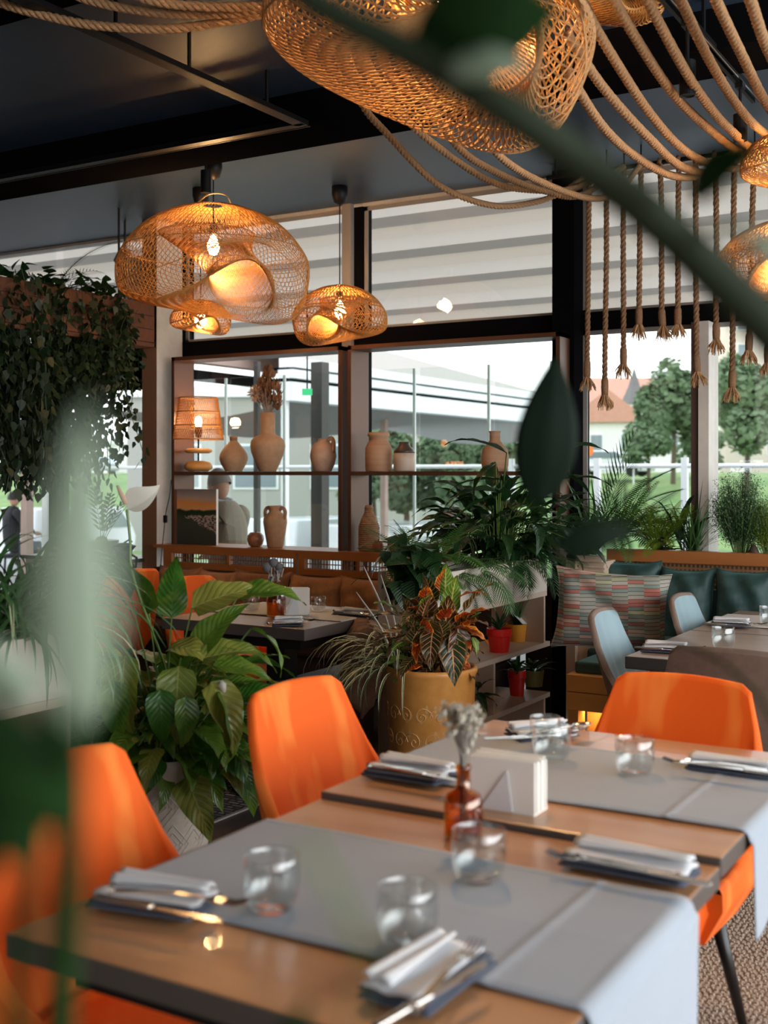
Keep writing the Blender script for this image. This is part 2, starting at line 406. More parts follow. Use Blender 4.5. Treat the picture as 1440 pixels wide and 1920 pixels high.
# column beside the first window
c = MB(); c.span((-5.47, 5.98, 0), (-5.34, 6.24, CZ))
o = c.build('trim_3', [mat('column_brown_faces', (.24, .12, .065), .6), M['white']])
for p in o.data.polygons: p.material_index = 1 if abs(p.normal.x) > .5 and p.normal.x > 0 else 0  # right side white, all other faces brown
struct(o)
struct(MB().span((-9, 6.28, 3.08), (3.4, 6.38, CZ)).build('trim_4', M['white']))
TZ0, TZ1 = 2.205, 2.305
def window(n, x0, x1, mull=(), zb=0.0, up=True):
    f = MB()
    f.span((x0, 6.26, TZ0), (x1, 6.38, TZ1))
    f.span((x0, 6.27, zb), (x1, 6.37, zb+.08))
    xs = [x0]+[m for m in mull]+[x1]
    for m in mull: f.span((m-.04, 6.25, zb), (m+.04, 6.38, CZ-.02 if up else TZ0))
    fo = struct(f.build('window_%d' % n, M['frame']))
    g = MB()
    for a, b in zip(xs[:-1], xs[1:]):
        a2 = a+(.04 if a != x0 else 0); b2 = b-(.04 if b != x1 else 0)
        for z0, z1 in ((zb+.08, TZ0), (TZ1, 3.08)):
            g = MB().span((a2, 6.315, z0), (b2, 6.323, z1)); g.build('pane', M['glass'], fo)
            if n == 1 and z0 > 1: continue
            lst = MB()                       # the grey inner bead round the pane
            lst.span((a2, 6.30, z0), (a2+.025, 6.31, z1)).span((b2-.025, 6.30, z0), (b2, 6.31, z1)).span((a2, 6.30, z1-.025), (b2, 6.31, z1)).span((a2, 6.30, z0), (b2, 6.31, z0+.02))
            lst.build('glazing_bead', M['framein' if n > 1 else 'frame'], fo)
    return fo
window(1, -9, -5.48, (-7.55, -6.60), 0, False)
window(2, -5.36, -4.03)
window(3, -3.90, -2.56)
window(4, -2.44, 3.4, (-.1, 1.7))
struct(MB().span((-5.48, 6.24, 0), (-5.36, 6.39, CZ)).build('trim_5', M['frame']))
o = MB(); o.span((-4.03, 6.24, 0), (-3.965, 6.39, CZ)); o.mi = 1; o.span((-3.965, 6.28, 0), (-3.90, 6.39, CZ))
struct(o.build('trim_6', [M['framein'], M['frame']]))
struct(MB().span((-2.57, 6.16, 0), (-2.44, 6.40, CZ)).build('trim_7', M['frame']))
o = MB(); o.span((-1.80, 6.22, 0), (-1.755, 6.39, TZ0)); o.mi = 1; o.span((-1.755, 6.20, 0), (-1.70, 6.39, TZ0))
struct(o.build('trim_8', [mat('mullion_brown', (.10, .06, .05), .5), M['white']]))
struct(MB().span((-2.75, 6.20, 0), (3.4, 6.25, .80)).build('daylight_block_panel', mat('dark_block_panel', (.05, .035, .03), .8)))  # added dark panel blocking the bright outdoors in the gap by the divider
# blind bracket at the top of the column
t = thing('blind_bracket', 'small grey blind bracket beside the column under the ceiling', 'bracket', (-5.75, 6.15, 2.75))
MB().span((-.05, -.03, -.12), (.0, .03, .22)).tube([(-.08, 0, .2), (-.1, -.02, .15), (-.06, 0, .08), (-.09, -.01, 0)], .02, 6).build('hook', M['framein'], t)
MB().span((.0, -.02, -.2), (.24, .03, .16)).build('cover_plate', M['white'], t, bevel=.005)

# ------------------------------------------------------------------ outdoors
struct(MB().span((-60, 6.4, -1.95), (60, 140, -1.75)).build('ground', M['road']))
struct(MB().span((-16, 6.4, -1.0), (5, 11.4, -.02)).build('terrace_floor', M['terrace']))
b = MB(); b.grid(lambda u, v: (-130+200*u, 30+110*v, -1.75+3.1*smooth01(v*110/42)+.1*math.sin(u*31+v*9)), 40, 30)
struct(b.build('grass_bank', M['grass'], smooth=True))
# pleated awning over the terrace: one thing, each pleat a part
aw = thing('terrace_awning', 'beige pleated fabric awning seen through the upper panes', 'awning', (-4, 7.6, 3))
def az(Y): return 5.165-.2796*Y
for k in range(6):
    y0 = 6.42+(.44 if k else 0)+.48*(k-1 if k else 0) if k else 6.42
    y0 = [6.42, 6.72, 7.2, 7.68, 8.16, 8.65][k]; y1 = [6.72, 7.2, 7.68, 8.16, 8.65, 8.95][k]
    L = y1-y0
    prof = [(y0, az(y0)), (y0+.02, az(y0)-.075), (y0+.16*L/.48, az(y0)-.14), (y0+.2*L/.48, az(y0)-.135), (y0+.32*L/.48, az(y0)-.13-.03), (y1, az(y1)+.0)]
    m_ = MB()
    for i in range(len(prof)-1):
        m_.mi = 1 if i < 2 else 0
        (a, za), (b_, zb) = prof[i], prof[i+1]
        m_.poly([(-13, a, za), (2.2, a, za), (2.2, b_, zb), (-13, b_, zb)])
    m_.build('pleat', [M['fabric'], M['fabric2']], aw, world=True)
    MB().tube([(-13, y0, az(y0)+.03), (2.2, y0, az(y0)+.03)], .02, 6).build('crossbar', M['pergw'], aw, world=True)
MB().span((-13, 8.95, 2.60), (2.2, 9.02, 2.70)).build('front_beam', M['pergw'], aw, world=True)
for x in (-13, -9.6, 2.1):
    MB().span((x, 8.94, -.02), (x+.08, 9.02, 2.6)).build('post', M['pergw'], aw, world=True)
# dark posts of the terrace
for i, (px, wd, Yp, lab) in enumerate(((600, .13, 9.7, 'dark square terrace post behind the jug and handled urn'), (482, .05, 9.3, 'thin dark post behind the neck of the tall vase'))):
    p = at_y(px, 900, Yp)
    o = MB().span((p.x-wd/2, Yp-wd/2, -.02), (p.x+wd/2, Yp+wd/2, 2.5)).build('terrace_post', mat('post_grey', (.055, .045, .04), .6)); o.name = 'terrace_post'
    tag(o, lab, 'post')
# frameless glass screens
sx = [xy(345, 8.8), xy(427, 8.8), xy(537, 8.8), xy(655, 8.8), xy(781, 8.8), xy(921, 8.8), xy(1040, 8.8)]
labs = ['leftmost glass screen of the terrace, behind the sunset painting', 'glass screen of the terrace behind the tall bouquet vase', 'glass screen of the terrace behind the pale jug', 'glass screen of the terrace behind the ribbed jar', 'glass screen of the terrace behind the white two-handled urn', 'glass screen of the terrace beside the big foreground leaf']
for i in range(6):
    a, b_ = sx[i]+.01, sx[i+1]-.01
    g = thing('glass_screen', labs[i], 'glass screen', ((a+b_)/2, 8.8, 0), 0)
    MB().span((a+.022, 8.795, .02), (b_-.022, 8.805, 2.3)).build('pane', M['glass2'], g, world=True)
    MB().span((b_-.022, 8.79, 0), (b_, 8.81, 2.3)).build('edge', M['gedge'], g, world=True)
    MB().span((a, 8.77, 0), (b_, 8.83, .03)).build('bottom_rail', M['pergw'], g, world=True)
# balustrade
r = thing('railing', 'white metal railing across the lawn beyond the right window', 'railing', (-3, 11.2, 0))
MB().tube([(-12, 11.2, 1.47), (4, 11.2, 1.47)], .022, 8).build('handrail', M['pergw'], r, world=True)
for px in (1284, 1120, 960): 
    x = xy(px, 11.2); MB().span((x-.03, 11.17, -.02), (x+.03, 11.23, 1.55)).build('post', M['pergw'], r, world=True)
for x in (-9.5, 1, 3.2): MB().span((x-.03, 11.17, -.02), (x+.03, 11.23, 1.55)).build('post', M['pergw'], r, world=True)
# neighbour's pergola: white gutter fascia and timber beam running away from the windows
pg = thing('white_pergola', 'white pergola with layered fascia seen through the middle window', 'pergola', (-9.4, 18, -1))
for z0, z1, dx, mm in ((2.40, 2.66, 0, 'pergw'), (2.67, 2.71, -.08, 'frame'), (2.71, 2.83, .02, 'pergw'), (2.83, 2.86, -.08, 'frame'), (2.86, 2.99, .04, 'pergw')):
    MB().span((-9.6+dx, 13.2, z0), (-9.35+dx, 22.3, z1)).build('fascia', M[mm], pg, world=True)
MB().poly([(-9.4, 13.2, 3.0), (-9.4, 22.3, 3.0), (-15, 22.3, 4.6), (-15, 13.2, 4.6)]).poly([(-9.4, 13.2, 2.96), (-15, 13.2, 4.56), (-15, 22.3, 4.56), (-9.4, 22.3, 2.96)]).build('roof_sheet', M['fabric'], pg, world=True)
for y in (13.3, 22.1):
    MB().span((-9.60, y, -1.75), (-9.52, y+.08, 2.4)).build('post', M['pergw'], pg, world=True)
MB().grid(lambda u, v: (-9.6-5*u, 14+11*v, 2.5-.5*math.sin(u*PI)*(.6+.4*math.sin(v*7))), 14, 20).build('shade_cloth', mat('grey_shade_cloth', (.34, .33, .31), .9, transl=.2), pg, world=True)
tb = thing('timber_beam', 'weathered pinkish timber beam seen above the dried bouquet', 'beam', (-10.2, 12, 2.9))
MB().span((-10.35, 9.2, 2.88), (-10.15, 17.5, 3.10)).build('beam', M['timber'], tb, world=True)
MB().span((-10.5, 9.2, 2.66), (-10.3, 17.5, 2.80)).build('lower_rail', M['frame'], tb, world=True)
for y in (9.3, 17.2): MB().span((-10.33, y, -1.75), (-10.23, y+.1, 2.9)).build('post', M['timber'], tb, world=True)
MB().poly([(-10.2, 9.2, 3.1), (-10.2, 17.5, 3.1), (-16, 17.5, 3.6), (-16, 9.2, 3.6)]).build('roof_sheet', M['fabric2'], tb, world=True)
ex = at(576, 735, 9.2)
t = thing('exit_sign', 'small green lit exit sign hanging outside above the jug', 'sign', ex)
MB().box((0, 0, 0), (.078, .02, .05), Matrix.Rotation(YAW, 3, 'Z')).build('panel', emis('exit_green', (.05, .55, .22), .9), t)
MB().span((-.004, -.004, .025), (.004, .004, .96)).build('rod', M['black'], t)

def crown(m_, c_, rx, rz, n, sz, seed):
    R_ = random.Random(seed)
    lobes = [(Vector((R_.uniform(-.55, .55)*rx, R_.uniform(-.55, .55)*rx, R_.uniform(-.5, .55)*rz)), R_.uniform(.35, .6)) for _ in range(9)]
    for _ in range(n):
        lc, lr = R_.choice(lobes)
        d = Vector((R_.gauss(0, 1), R_.gauss(0, 1), R_.gauss(0, 1))).normalized()
        p = Vector(c_)+lc+Vector((d.x*lr*rx, d.y*lr*rx, d.z*lr*rz))*R_.uniform(.75, 1.05)
        u = Vector((R_.gauss(0, 1), R_.gauss(0, 1), R_.gauss(0, .5))).normalized()*sz*R_.uniform(.6, 1.3)
        w_ = u.cross(d+Vector((.1, .2, .1))).normalized()*sz*R_.uniform(.4, .8)
        m_.poly([p-u, p+w_, p+u, p-w_])
def tree(px, py0, py1, D, wpx, label, name='tree', seed=1, n=2600, base=None, mm='tree'):
    zc = at(px, (py0+py1)/2, D); rz = (py1-py0)/2*D/FPX; rx = wpx/2*D/FPX
    gz = base if base is not None else max(-1.0, min(1.3, -1.0+2.35*smooth01((zc.y-30)/42)))
    t = thing(name, label, 'tree' if name == 'tree' else 'bush', (zc.x, zc.y, gz))
    m_ = MB(); crown(m_, (0, 0, zc.z-gz), rx*1.0, rz*1.0, n, rx*.13, seed); stuff(m_.build('foliage', M[mm], t))
    MB().tube([(0, 0, 0), (.05, 0, (zc.z-gz)*.6), (0, 0, zc.z-gz)], [.05*rx+.05, .04*rx+.04, .02], 7).build('trunk', M['bark'], t)
    return t
tree(1262, 655, 880, 60, 130, 'leafy green tree behind the hanging ropes, left of the right mullion', seed=2, n=5000)
tree(1400, 668, 850, 52, 150, 'pale green leafy tree at the right edge before the beige block', seed=3, n=4500)
tree(1215, 790, 885, 56, 90, 'round dark bush at the foot of the tree near the road sign', 'bush', 4, 2600)
tree(1318, 800, 886, 64, 90, 'dark hedge bush behind the right window mullion', 'bush', 5, 2000)
hx = [(700, 835, 960, 30, 120, 'pale bush behind the ribbed jar'), (760, 800, 965, 32, 150, 'green tree behind the dark-necked jar'), (845, 795, 960, 31, 150, 'green tree behind the reflected orange lettering'), (925, 810, 965, 33, 120, 'dark green tree behind the big lily in the divider')]
for i, (px, a, b_, D, wd, lab) in enumerate(hx): tree(px, a, b_, D, wd, lab, 'tree', 20+i, 3200, base=-1.75)
tree(60, 800, 862, 110, 110, 'dark tree line beyond the parked cars at far left', 'bush', 31, 1500, base=1.3)
tree(330, 800, 870, 110, 120, 'dark bush behind the wicker table lamp', 'bush', 33, 1200, base=1.3)

def house(name, label, cx, cy, gz, wx, wy, wh, rh, wallm, roofm, wins, rot=0, ridge='x'):
    t = thing(name, label, 'building', (cx, cy, gz), rot)
    MB().span((-wx/2, -wy/2, 0), (wx/2, wy/2, wh)).build('walls', wallm, t)
    if rh > 0:
        e = .35
        if ridge == 'x': MB().prism([(-wy/2-e, wh-.1), (wy/2+e, wh-.1), (0, wh+rh)], 0, -wx/2-e, wx/2+e).build('roof', roofm, t)
        else: MB().prism([(-wx/2-e, wh-.1), (wx/2+e, wh-.1), (0, wh+rh)], 1, -wy/2-e, wy/2+e).build('roof', roofm, t)
    else: MB().span((-wx/2-.2, -wy/2-.2, wh), (wx/2+.2, wy/2+.2, wh+.4)).build('roof', roofm, t)
    for (x, z, a, b_) in wins:
        f = MB().span((x-a/2-.08, -wy/2-.06, z-.08), (x+a/2+.08, -wy/2+.02, z+b_+.08)).build('window', M['pergw'], t)
        MB().span((x-a/2, -wy/2-.09, z), (x+a/2, -wy/2-.05, z+b_)).build('pane', M['wing'], f)
    return t
p = at(1125, 890, 74)
house('white_house', 'white rendered house with sloping red roof beyond the lawn', p.x-.5, p.y+3, 1.2, 4.6, 6, 3.5, 2.0, M['wallw'], M['roofr'], [(-.7, 1.3, .7, 1.3), (1.2, 1.3, .7, 1.3)], ridge='y', rot=YAW*.6)
p = at(1165, 890, 100)
house('red_roofed_hall', 'large hall with broad red tiled roof behind the white house', p.x, p.y+4, 1.2, 12, 9, 5.0, 3.6, M['wallw'], M['roofr'], [(-2, 2, 1, 1.4), (2, 2, 1, 1.4), (4.4, 2, 1, 1.4)], rot=YAW)
p = at(1189, 890, 90)
t = thing('turret', 'small stone turret with grey pointed roof between red roofs', 'building', (p.x, p.y, 1.2))
MB().span((-.65, -.65, 0), (.65, .65, 5.6)).build('walls', M['wallw'], t)
MB().lathe([(1.1, 5.5), (.45, 6.9), (.0, 8.4)], 4).build('spire', M['slate'], t)
p = at(1395, 890, 112)
house('apartment_block', 'tall beige apartment block behind the trees at the right edge', p.x+1.5, p.y+6, 1.2, 11.5, 9, 16.5, 0, M['wallb'], M['pergw'],
      [(x, z, 1.3, 1.5) for x in (-4, -1.2, 1.6, 4.4) for z in (2, 5, 8, 11, 14)], rot=YAW*.9)
p = at(480, 890, 46)
house('added_grey_hall', 'long pale grey flat-roofed hall added to dim the bright view behind the vases', p.x, p.y+3, -1.75, 13, 6, 6.1, 0, mat('pale_grey_render', (.36, .35, .32), .9), M['pergw'], [(x, 2.6, 1.6, 1.6) for x in (-4.5, -1.5, 1.5, 4.5)], rot=YAW)  # added building that tones down the white view behind the shelf
p = at(222, 890, 98)
house('white_shed', 'low white building beyond the lawn at left below the vines', p.x, p.y+2, 1.2, 4.2, 3, 2.6, 0, M['wallw'], M['pergw'], [(.9, 1.4, .7, .4), (.9, .5, .7, .4)], rot=YAW)
for i, (px, ph, lab, colr) in enumerate(((1101, 845, 'orange round road sign on a pole beside the window post', (.95, .22, .03)), (1188, 838, 'red and white no-entry road sign on a pole', (.8, .08, .06)))):
    D = 58 if i == 0 else 62; p = at(px, ph, D)
    t = thing('road_sign', lab, 'sign', (p.x, p.y, .8), YAW)
    R_ = .30 if i == 0 else .2
    MB().tube([(0, 0, 0), (0, 0, p.z-.8)], .04, 6).build('pole', M['pergw'], t)
    MB().tube([(0, -.06, p.z-.8), (0, -.10, p.z-.8)], R_, 20).build('disc', emis('x', colr, 0) if False else mat('sign_paint', colr, .5), t)
    if i: MB().span((-.14, -.12, p.z-.84), (.14, -.1, p.z-.76)).build('bar', M['pergw'], t)

def car(label, cx, cy, gz, rot, paint, van=False):
    t = thing('parked_van' if van else 'parked_car', label, 'van' if van else 'car', (cx, cy, gz), rot)
    if van: pf = [(-2.3, .35), (2.3, .35), (2.4, .9), (2.25, 1.2), (1.7, 1.95), (-2.25, 2.0), (-2.35, 1.0)]; wn = [(1.0, 1.25), (2.1, 1.25), (1.6, 1.8), (1.0, 1.8)]
    else: pf = [(-2.1, .3), (2.1, .3), (2.15, .7), (1.9, .88), (1.1, .98), (.5, 1.42), (-1.2, 1.45), (-1.9, 1.0), (-2.15, .9)]; wn = [(-1.5, 1.0), (.95, 1.0), (.42, 1.36), (-1.12, 1.38)]
    MB().prism(pf, 1, -.85, .85).build('body', M[paint], t, bevel=.06)
    MB().prism(wn, 1, -.87, .87).build('window', M['wing'], t)
    for x in (-1.35, 1.35):
        for y in (-.8, .8): MB().tube([(x, y-.1, .33), (x, y+.1, .33)], .33, 16).build('wheel', M['rubber'], t)
for i, (px, Y, gz, paint, van, lab) in enumerate(((48, 68, 1.25, 'cars', 0, 'silver car parked beyond the lawn at far left'), (172, 68, 1.25, 'cars', 0, 'silver-blue car parked beyond the lawn under the vines'), (1150, 62, 1.2, 'carw', 0, 'white car parked before the white house'),
        (745, 24, -1.75, 'carw', 1, 'white van outside behind the woven bottle'), (880, 22.5, -1.75, 'carw', 0, 'white car outside behind the white urn'), (600, 26, -1.75, 'carw', 1, 'white van outside behind the handled sand urn'), (130, 29, -1.75, 'carw', 1, 'white van outside at far left beyond the glass'))):
    p = at_y(px, 900, Y); car(lab, p.x, Y, max(gz, -1.0) if gz > 0 else gz, (PI if i % 2 else 0) if Y > 40 else PI/2, paint, van)

# people on the terrace: continuous skinned figures
def body(name, label, loc, rotz, joints, edges, radii, cloth, parts, cat='person'):
    t = thing(name, label, cat, loc, rotz)
    me = bpy.data.meshes.new('body'); me.from_pydata(joints, edges, []); me.materials.append(cloth)
    o = bpy.data.objects.new('body', me); col.objects.link(o); o.parent = t
    md = o.modifiers.new('skin', 'SKIN')
    for i, r_ in enumerate(radii): me.skin_vertices[0].data[i].radius = (r_, r_)
    me.skin_vertices[0].data[0].use_root = True
    s_ = o.modifiers.new('sub', 'SUBSURF'); s_.levels = 2; s_.render_levels = 2
    for f in parts: f(t)
    return t
def head(c_, hairm, tilt=0):
    def f(t):
        c = Vector(c_); Rm = Matrix.Rotation(tilt, 3, 'Y')
        m_ = MB(); m_.grid(lambda u, v: c+Rm @ Vector((math.sin(v*PI)*math.cos(u*2*PI)*(.095+.012*math.cos(v*PI)), math.sin(v*PI)*math.sin(u*2*PI)*.075, math.cos(v*PI)*.12)), 18, 12)
        h = m_.build('head', M['skin'], t, smooth=True)
        MB().tube([c+Rm @ Vector((.095, 0, .02)), c+Rm @ Vector((.118, 0, -.015)), c+Rm @ Vector((.095, 0, -.025))], [.008, .014, .008], 6).build('nose', M['skin'], h, smooth=True)
        for s_ in (-1, 1):
            MB().lathe([(0, -.009), (.009, 0), (0, .009)], 8, c+Rm @ Vector((.086, s_*.03, .015))).build('eye', M['darkc'], h)
            MB().lathe([(0, -.03), (.012, -.01), (.014, .01), (0, .03)], 8, c+Rm @ Vector((0, s_*.078, 0))).build('ear', M['skin'], h)
        MB().box(c+Rm @ Vector((.088, 0, -.055)), (.01, .045, .008), Rm).build('mouth', mat('lip', (.4, .15, .12), .5), h)
        m_ = MB(); m_.grid(lambda u, v: c+Rm @ Vector((-.012+math.sin(v*1.75)*math.cos(u*2*PI)*(.108 if math.cos(u*2*PI) < .4 else .09), math.sin(v*1.75)*math.sin(u*2*PI)*.09, .012+math.cos(v*1.75)*.128)), 18, 8)
        m_.build('hair', hairm, t, smooth=True)
    return f
def hand(c_, d_):
    def f(t):
        c = Vector(c_); d = Vector(d_).normalized(); s_ = d.cross(Vector((0, 0, 1))).normalized(); m_ = MB()
        m_.tube([c-d*.02, c+d*.03, c+d*.085], [.024, .036, .03], 8)
        for k in range(4):
            q = c+d*.08+s_*(k-1.5)*.018; L = (.06, .075, .07, .055)[k]
            m_.tube([q, q+d*L*.5, q+d*L*.8+Vector((0, 0, -.015)), q+d*L+Vector((0, 0, -.03))], [.009, .009, .008, .006], 6)
        m_.tube([c+s_*.03+d*.01, c+s_*.055+d*.04, c+s_*.055+d*.07], [.011, .01, .007], 6)
        m_.build('hand', M['skin'], t, smooth=True)
    return f
hp = at_y(403, 895, 7.35)
J = [(0, 0, .50), (-.02, 0, .72), (0, 0, .95), (.03, 0, 1.10), (.05, 0, 1.18),
     (.0, -.19, 1.08), (.12, -.24, .86), (.30, -.20, .74),
     (.0, .19, 1.08), (.12, .24, .86), (.30, .18, .74),
     (.05, -.1, .50), (.42, -.11, .50), (.40, -.11, .12), (.05, .1, .50), (.42, .11, .50), (.40, .11, .12)]
E = [(0, 1), (1, 2), (2, 3), (3, 4), (3, 5), (5, 6), (6, 7), (3, 8), (8, 9), (9, 10), (0, 11), (11, 12), (12, 13), (0, 14), (14, 15), (15, 16)]
Rr = [.15, .15, .165, .09, .05, .08, .06, .04, .08, .06, .04, .10, .08, .05, .10, .08, .05]
def shoes(t):
    for y in (-.11, .11): MB().lathe([(.05, -.05), (.055, .0), (.04, .05)], 10, (.46, y, .05), sx=2.1).build('shoe', M['darkc'], t, smooth=True)
def trousers(t):
    for y in (-.11, .11): MB().tube([(.05, y*.9, .50), (.42, y, .51), (.405, y, .3), (.40, y, .08)], [.115, .095, .075, .062], 10).build('trouser_leg', M['jean'], t, smooth=True)
def collar(t): MB().tube([(.05+.075*math.cos(a), .08*math.sin(a), 1.185+.02*math.cos(a)) for a in [k*2*PI/16 for k in range(17)]], .018, 6).build('collar', mat('blue_white_collar', (.5, .62, .75), .8), t, smooth=True)
body('person', 'grey-haired person in beige jacket with blue collar, seated on the terrace looking down', (hp.x+.13, 7.35, 0), PI*.98, J, E, Rr, M['beige'],
     [head((.10, 0, 1.30), M['hairg'], .35), hand((.33, -.20, .73), (1, .15, -.1)), hand((.33, .18, .73), (1, -.15, -.1)), shoes, trousers, collar])
def tchair(x, y, rz, lab, m_='darkc'):
    t = thing('terrace_chair', lab, 'chair', (x, y, 0), rz)
    MB().span((-.22, -.23, .36), (.24, .23, .40)).build('seat', M[m_], t, bevel=.01)
    MB().span((-.25, -.23, .40), (-.21, .23, .82)).build('backrest', M[m_], t, bevel=.01)
    for sx_ in (-.2, .2):
        for sy_ in (-.2, .2): MB().tube([(sx_, sy_, 0), (sx_*.95, sy_, .37)], .014, 6).build('leg', M['black'], t)
tchair(hp.x+.13, 7.35, PI*.98, 'dark terrace chair under the grey-haired person')
hp2 = at_y(22, 936, 13.5)
J2 = [(a, b_, z) for a, b_, z in J]
body('person', 'dark-haired person in black seated outside at far left, seen from behind', (hp2.x, 13.5, hp2.z-1.30), PI*.42, J2, E, Rr, M['darkc'], [head((.05, 0, 1.30), M['haird']), hand((.33, -.20, .73), (1, .15, -.1)), hand((.33, .18, .73), (1, -.15, -.1)), shoes, trousers])
tg = thing('lower_terrace', 'low grey deck outside at far left carrying the dark-haired guest', 'deck', (hp2.x, 13.5, -1))
MB().span((-2.2, -1.9, 0), (2.2, 1.5, hp2.z-1.30+1-.0)).build('deck', M['terrace'], tg)
t = thing('deck_stool', 'low dark stool under the dark-haired guest', 'stool', (hp2.x, 13.5, hp2.z-1.30))
MB().lathe([(.2, .34), (.21, .40), (.0, .40)], 18).build('seat', M['darkc'], t)
for k in range(4): MB().tube([(.17*math.cos(k*PI/2), .17*math.sin(k*PI/2), 0), (.14*math.cos(k*PI/2), .14*math.sin(k*PI/2), .36)], .013, 6).build('leg', M['black'], t)
# bar signs behind the viewer that the panes mirror
def sign(name, label, loc, lines, colr, s, sizes, disc=None, board=None):
    t = thing(name, label, 'sign', loc, 0)
    y = 0
    for i, (tx, sz) in enumerate(zip(lines, sizes)):
        cu = bpy.data.curves.new('lettering', 'FONT'); cu.body = tx; cu.size = sz; cu.extrude = .004; cu.align_x = 'CENTER'; cu.offset = .004
        o = bpy.data.objects.new('lettering', cu)
        o.location = (0, .02, -y); cu.materials.append(emis('sign_light', colr, s)); y += sz*1.05
        me = bpy.data.meshes.new_from_object(o); bpy.data.objects.remove(o); o = bpy.data.objects.new('lettering', me); col.objects.link(o); o.parent = t; o.location = (0, .02, -(y-sz*1.05)); o.rotation_euler = (PI/2, 0, PI)
    if disc: MB().tube([(disc[0], .012, disc[1]), (disc[0], .02, disc[1])], disc[2], 20).build('emblem', emis('emblem_light', colr, s), t)
    MB().span((-board[0], -.02, -board[1]), (board[0], .008, board[2])).build('board', mat('board_colour', board[3], .5), t)
def mirror_spot(px, py, Yv):            # where a mirrored thing really hangs
    p = at_y(px, py, Yv); return (p.x, 2*6.3-Yv, p.z)
sign('beer_sign', 'small lit blue bar sign mirrored in the right window, upper', mirror_spot(1408, 872, 13.6), ['PERONI'], (.8, .92, 1), 2.2, [.075], None, (.19, .07, .12, (.03, .09, .3)))
sign('beer_sign', 'small lit blue bar sign mirrored in the right window, lower left', mirror_spot(1388, 885, 13.3), ['PERONI'], (.8, .92, 1), 2.6, [.065], None, (.15, .07, .11, (.03, .09, .3)))
sign('bar_sign', 'orange lit bar lettering with round emblem, mirrored in the middle window, upper', mirror_spot(835, 857, 14.4), ['NOBILANCE'], (1, .38, .15), 4, [.09], (-.03, .19, .055), (.30, .05, .3, (.01, .02, .01)))
sign('bar_sign', 'orange lit bar lettering with round emblem, mirrored in the middle window, lower', mirror_spot(843, 872, 14.1), ['NOBILANCE'], (1, .42, .2), 5, [.07], (-.16, .13, .045), (.22, .05, .17, (.01, .02, .01)))
# ------------------------------------------------------------------ window shelves, benches, dividers
def shelf_unit(label, pxa, pxb):
    xa, xb = xy(pxa, 6.02), xy(pxb, 6.02)
    t = thing('window_shelf', label, 'shelf', ((xa+xb)/2, 6.11, .925))
    for x in (xa, xb): MB().span((x-.012, 6.02, .925), (x+.012, 6.22, 2.175)).build('upright', M['bronze'], t, world=True)
    MB().span((xa-.012, 6.02, 2.15), (xb+.012, 6.22, 2.175)).build('top_board', M['bronze'], t, world=True)
    MB().span((xa+.012, 6.02, 1.386), (xb-.012, 6.22, 1.410)).build('shelf_board', M['bronze'], t, world=True)
    return t
shelf_unit('thin bronze shelf frame in the left window with lamp and vases', 324, 637)
shelf_unit('thin bronze shelf frame in the middle window with ribbed jar', 655, 1046)
def cushion(name, label, c_, w_, h_, th, m_, rotz=0, lean=0, roll=0, group=None, seed=0, cat='cushion'):
    t = thing(name, label, cat, c_, rotz, group)
    R_ = random.Random(seed); ph = R_.uniform(0, 6)
    Rm = Matrix.Rotation(lean, 3, 'X') @ Matrix.Rotation(roll, 3, 'Y')
    def f(sgn):
        def g(u, v):
            a, b_ = u*2-1, v*2-1
            pin = 1-.10*(1-abs(b_)**3)*abs(a)**6; pin2 = 1-.12*(1-abs(a)**3)*abs(b_)**6
            puff = max(0, (1-a**4)*(1-b_**4))**.55
            wr = .012*math.sin(a*7+b_*5+ph)*puff+.008*math.sin(b_*13-a*4+ph)*puff
            return Rm @ Vector((a*w_/2*pin, sgn*(th/2*puff+.004)+wr, b_*h_/2*pin2))
        return g
    m1 = MB(); m1.grid(f(-1), 14, 14); m1.grid(f(1), 14, 14, flip=True)
    m1.build('cover', m_, t, smooth=True)
    pts = [(-1, -1), (0, -1), (1, -1), (1, 0), (1, 1), (0, 1), (-1, 1), (-1, 0), (-1, -1)]; P2 = []
    for (a, b_), (c2_, d2) in zip(pts[:-1], pts[1:]):
        for k in range(5):
            x, z = a+(c2_-a)*k/5, b_+(d2-b_)*k/5
            P2.append(Rm @ Vector((x*w_/2*(1-.10*(1-abs(z)**3)*abs(x)**6), 0, z*h_/2*(1-.12*(1-abs(x)**3)*abs(z)**6))))
    P2.append(P2[0]); MB().tube(P2, .006, 5).build('piping', m_, t, smooth=True)
    return t
def cane_panel(parent, x0, x1, z0, z1, y, gap=.0205, wd=.0062):
    m_ = MB(); n = int((x1-x0)/gap); k = int((z1-z0)/gap)
    for i in range(n+1):
        x = x0+(x1-x0)*i/n; m_.span((x-wd/2, y-.0015, z0), (x+wd/2, y+.0005, z1))
    for j in range(k+1):
        z = z0+(z1-z0)*j/k; m_.span((x0, y-.001, z-wd/2), (x1, y+.0015, z+wd/2))
    stuff(m_.build('cane_webbing', M['cane'], parent, world=True))
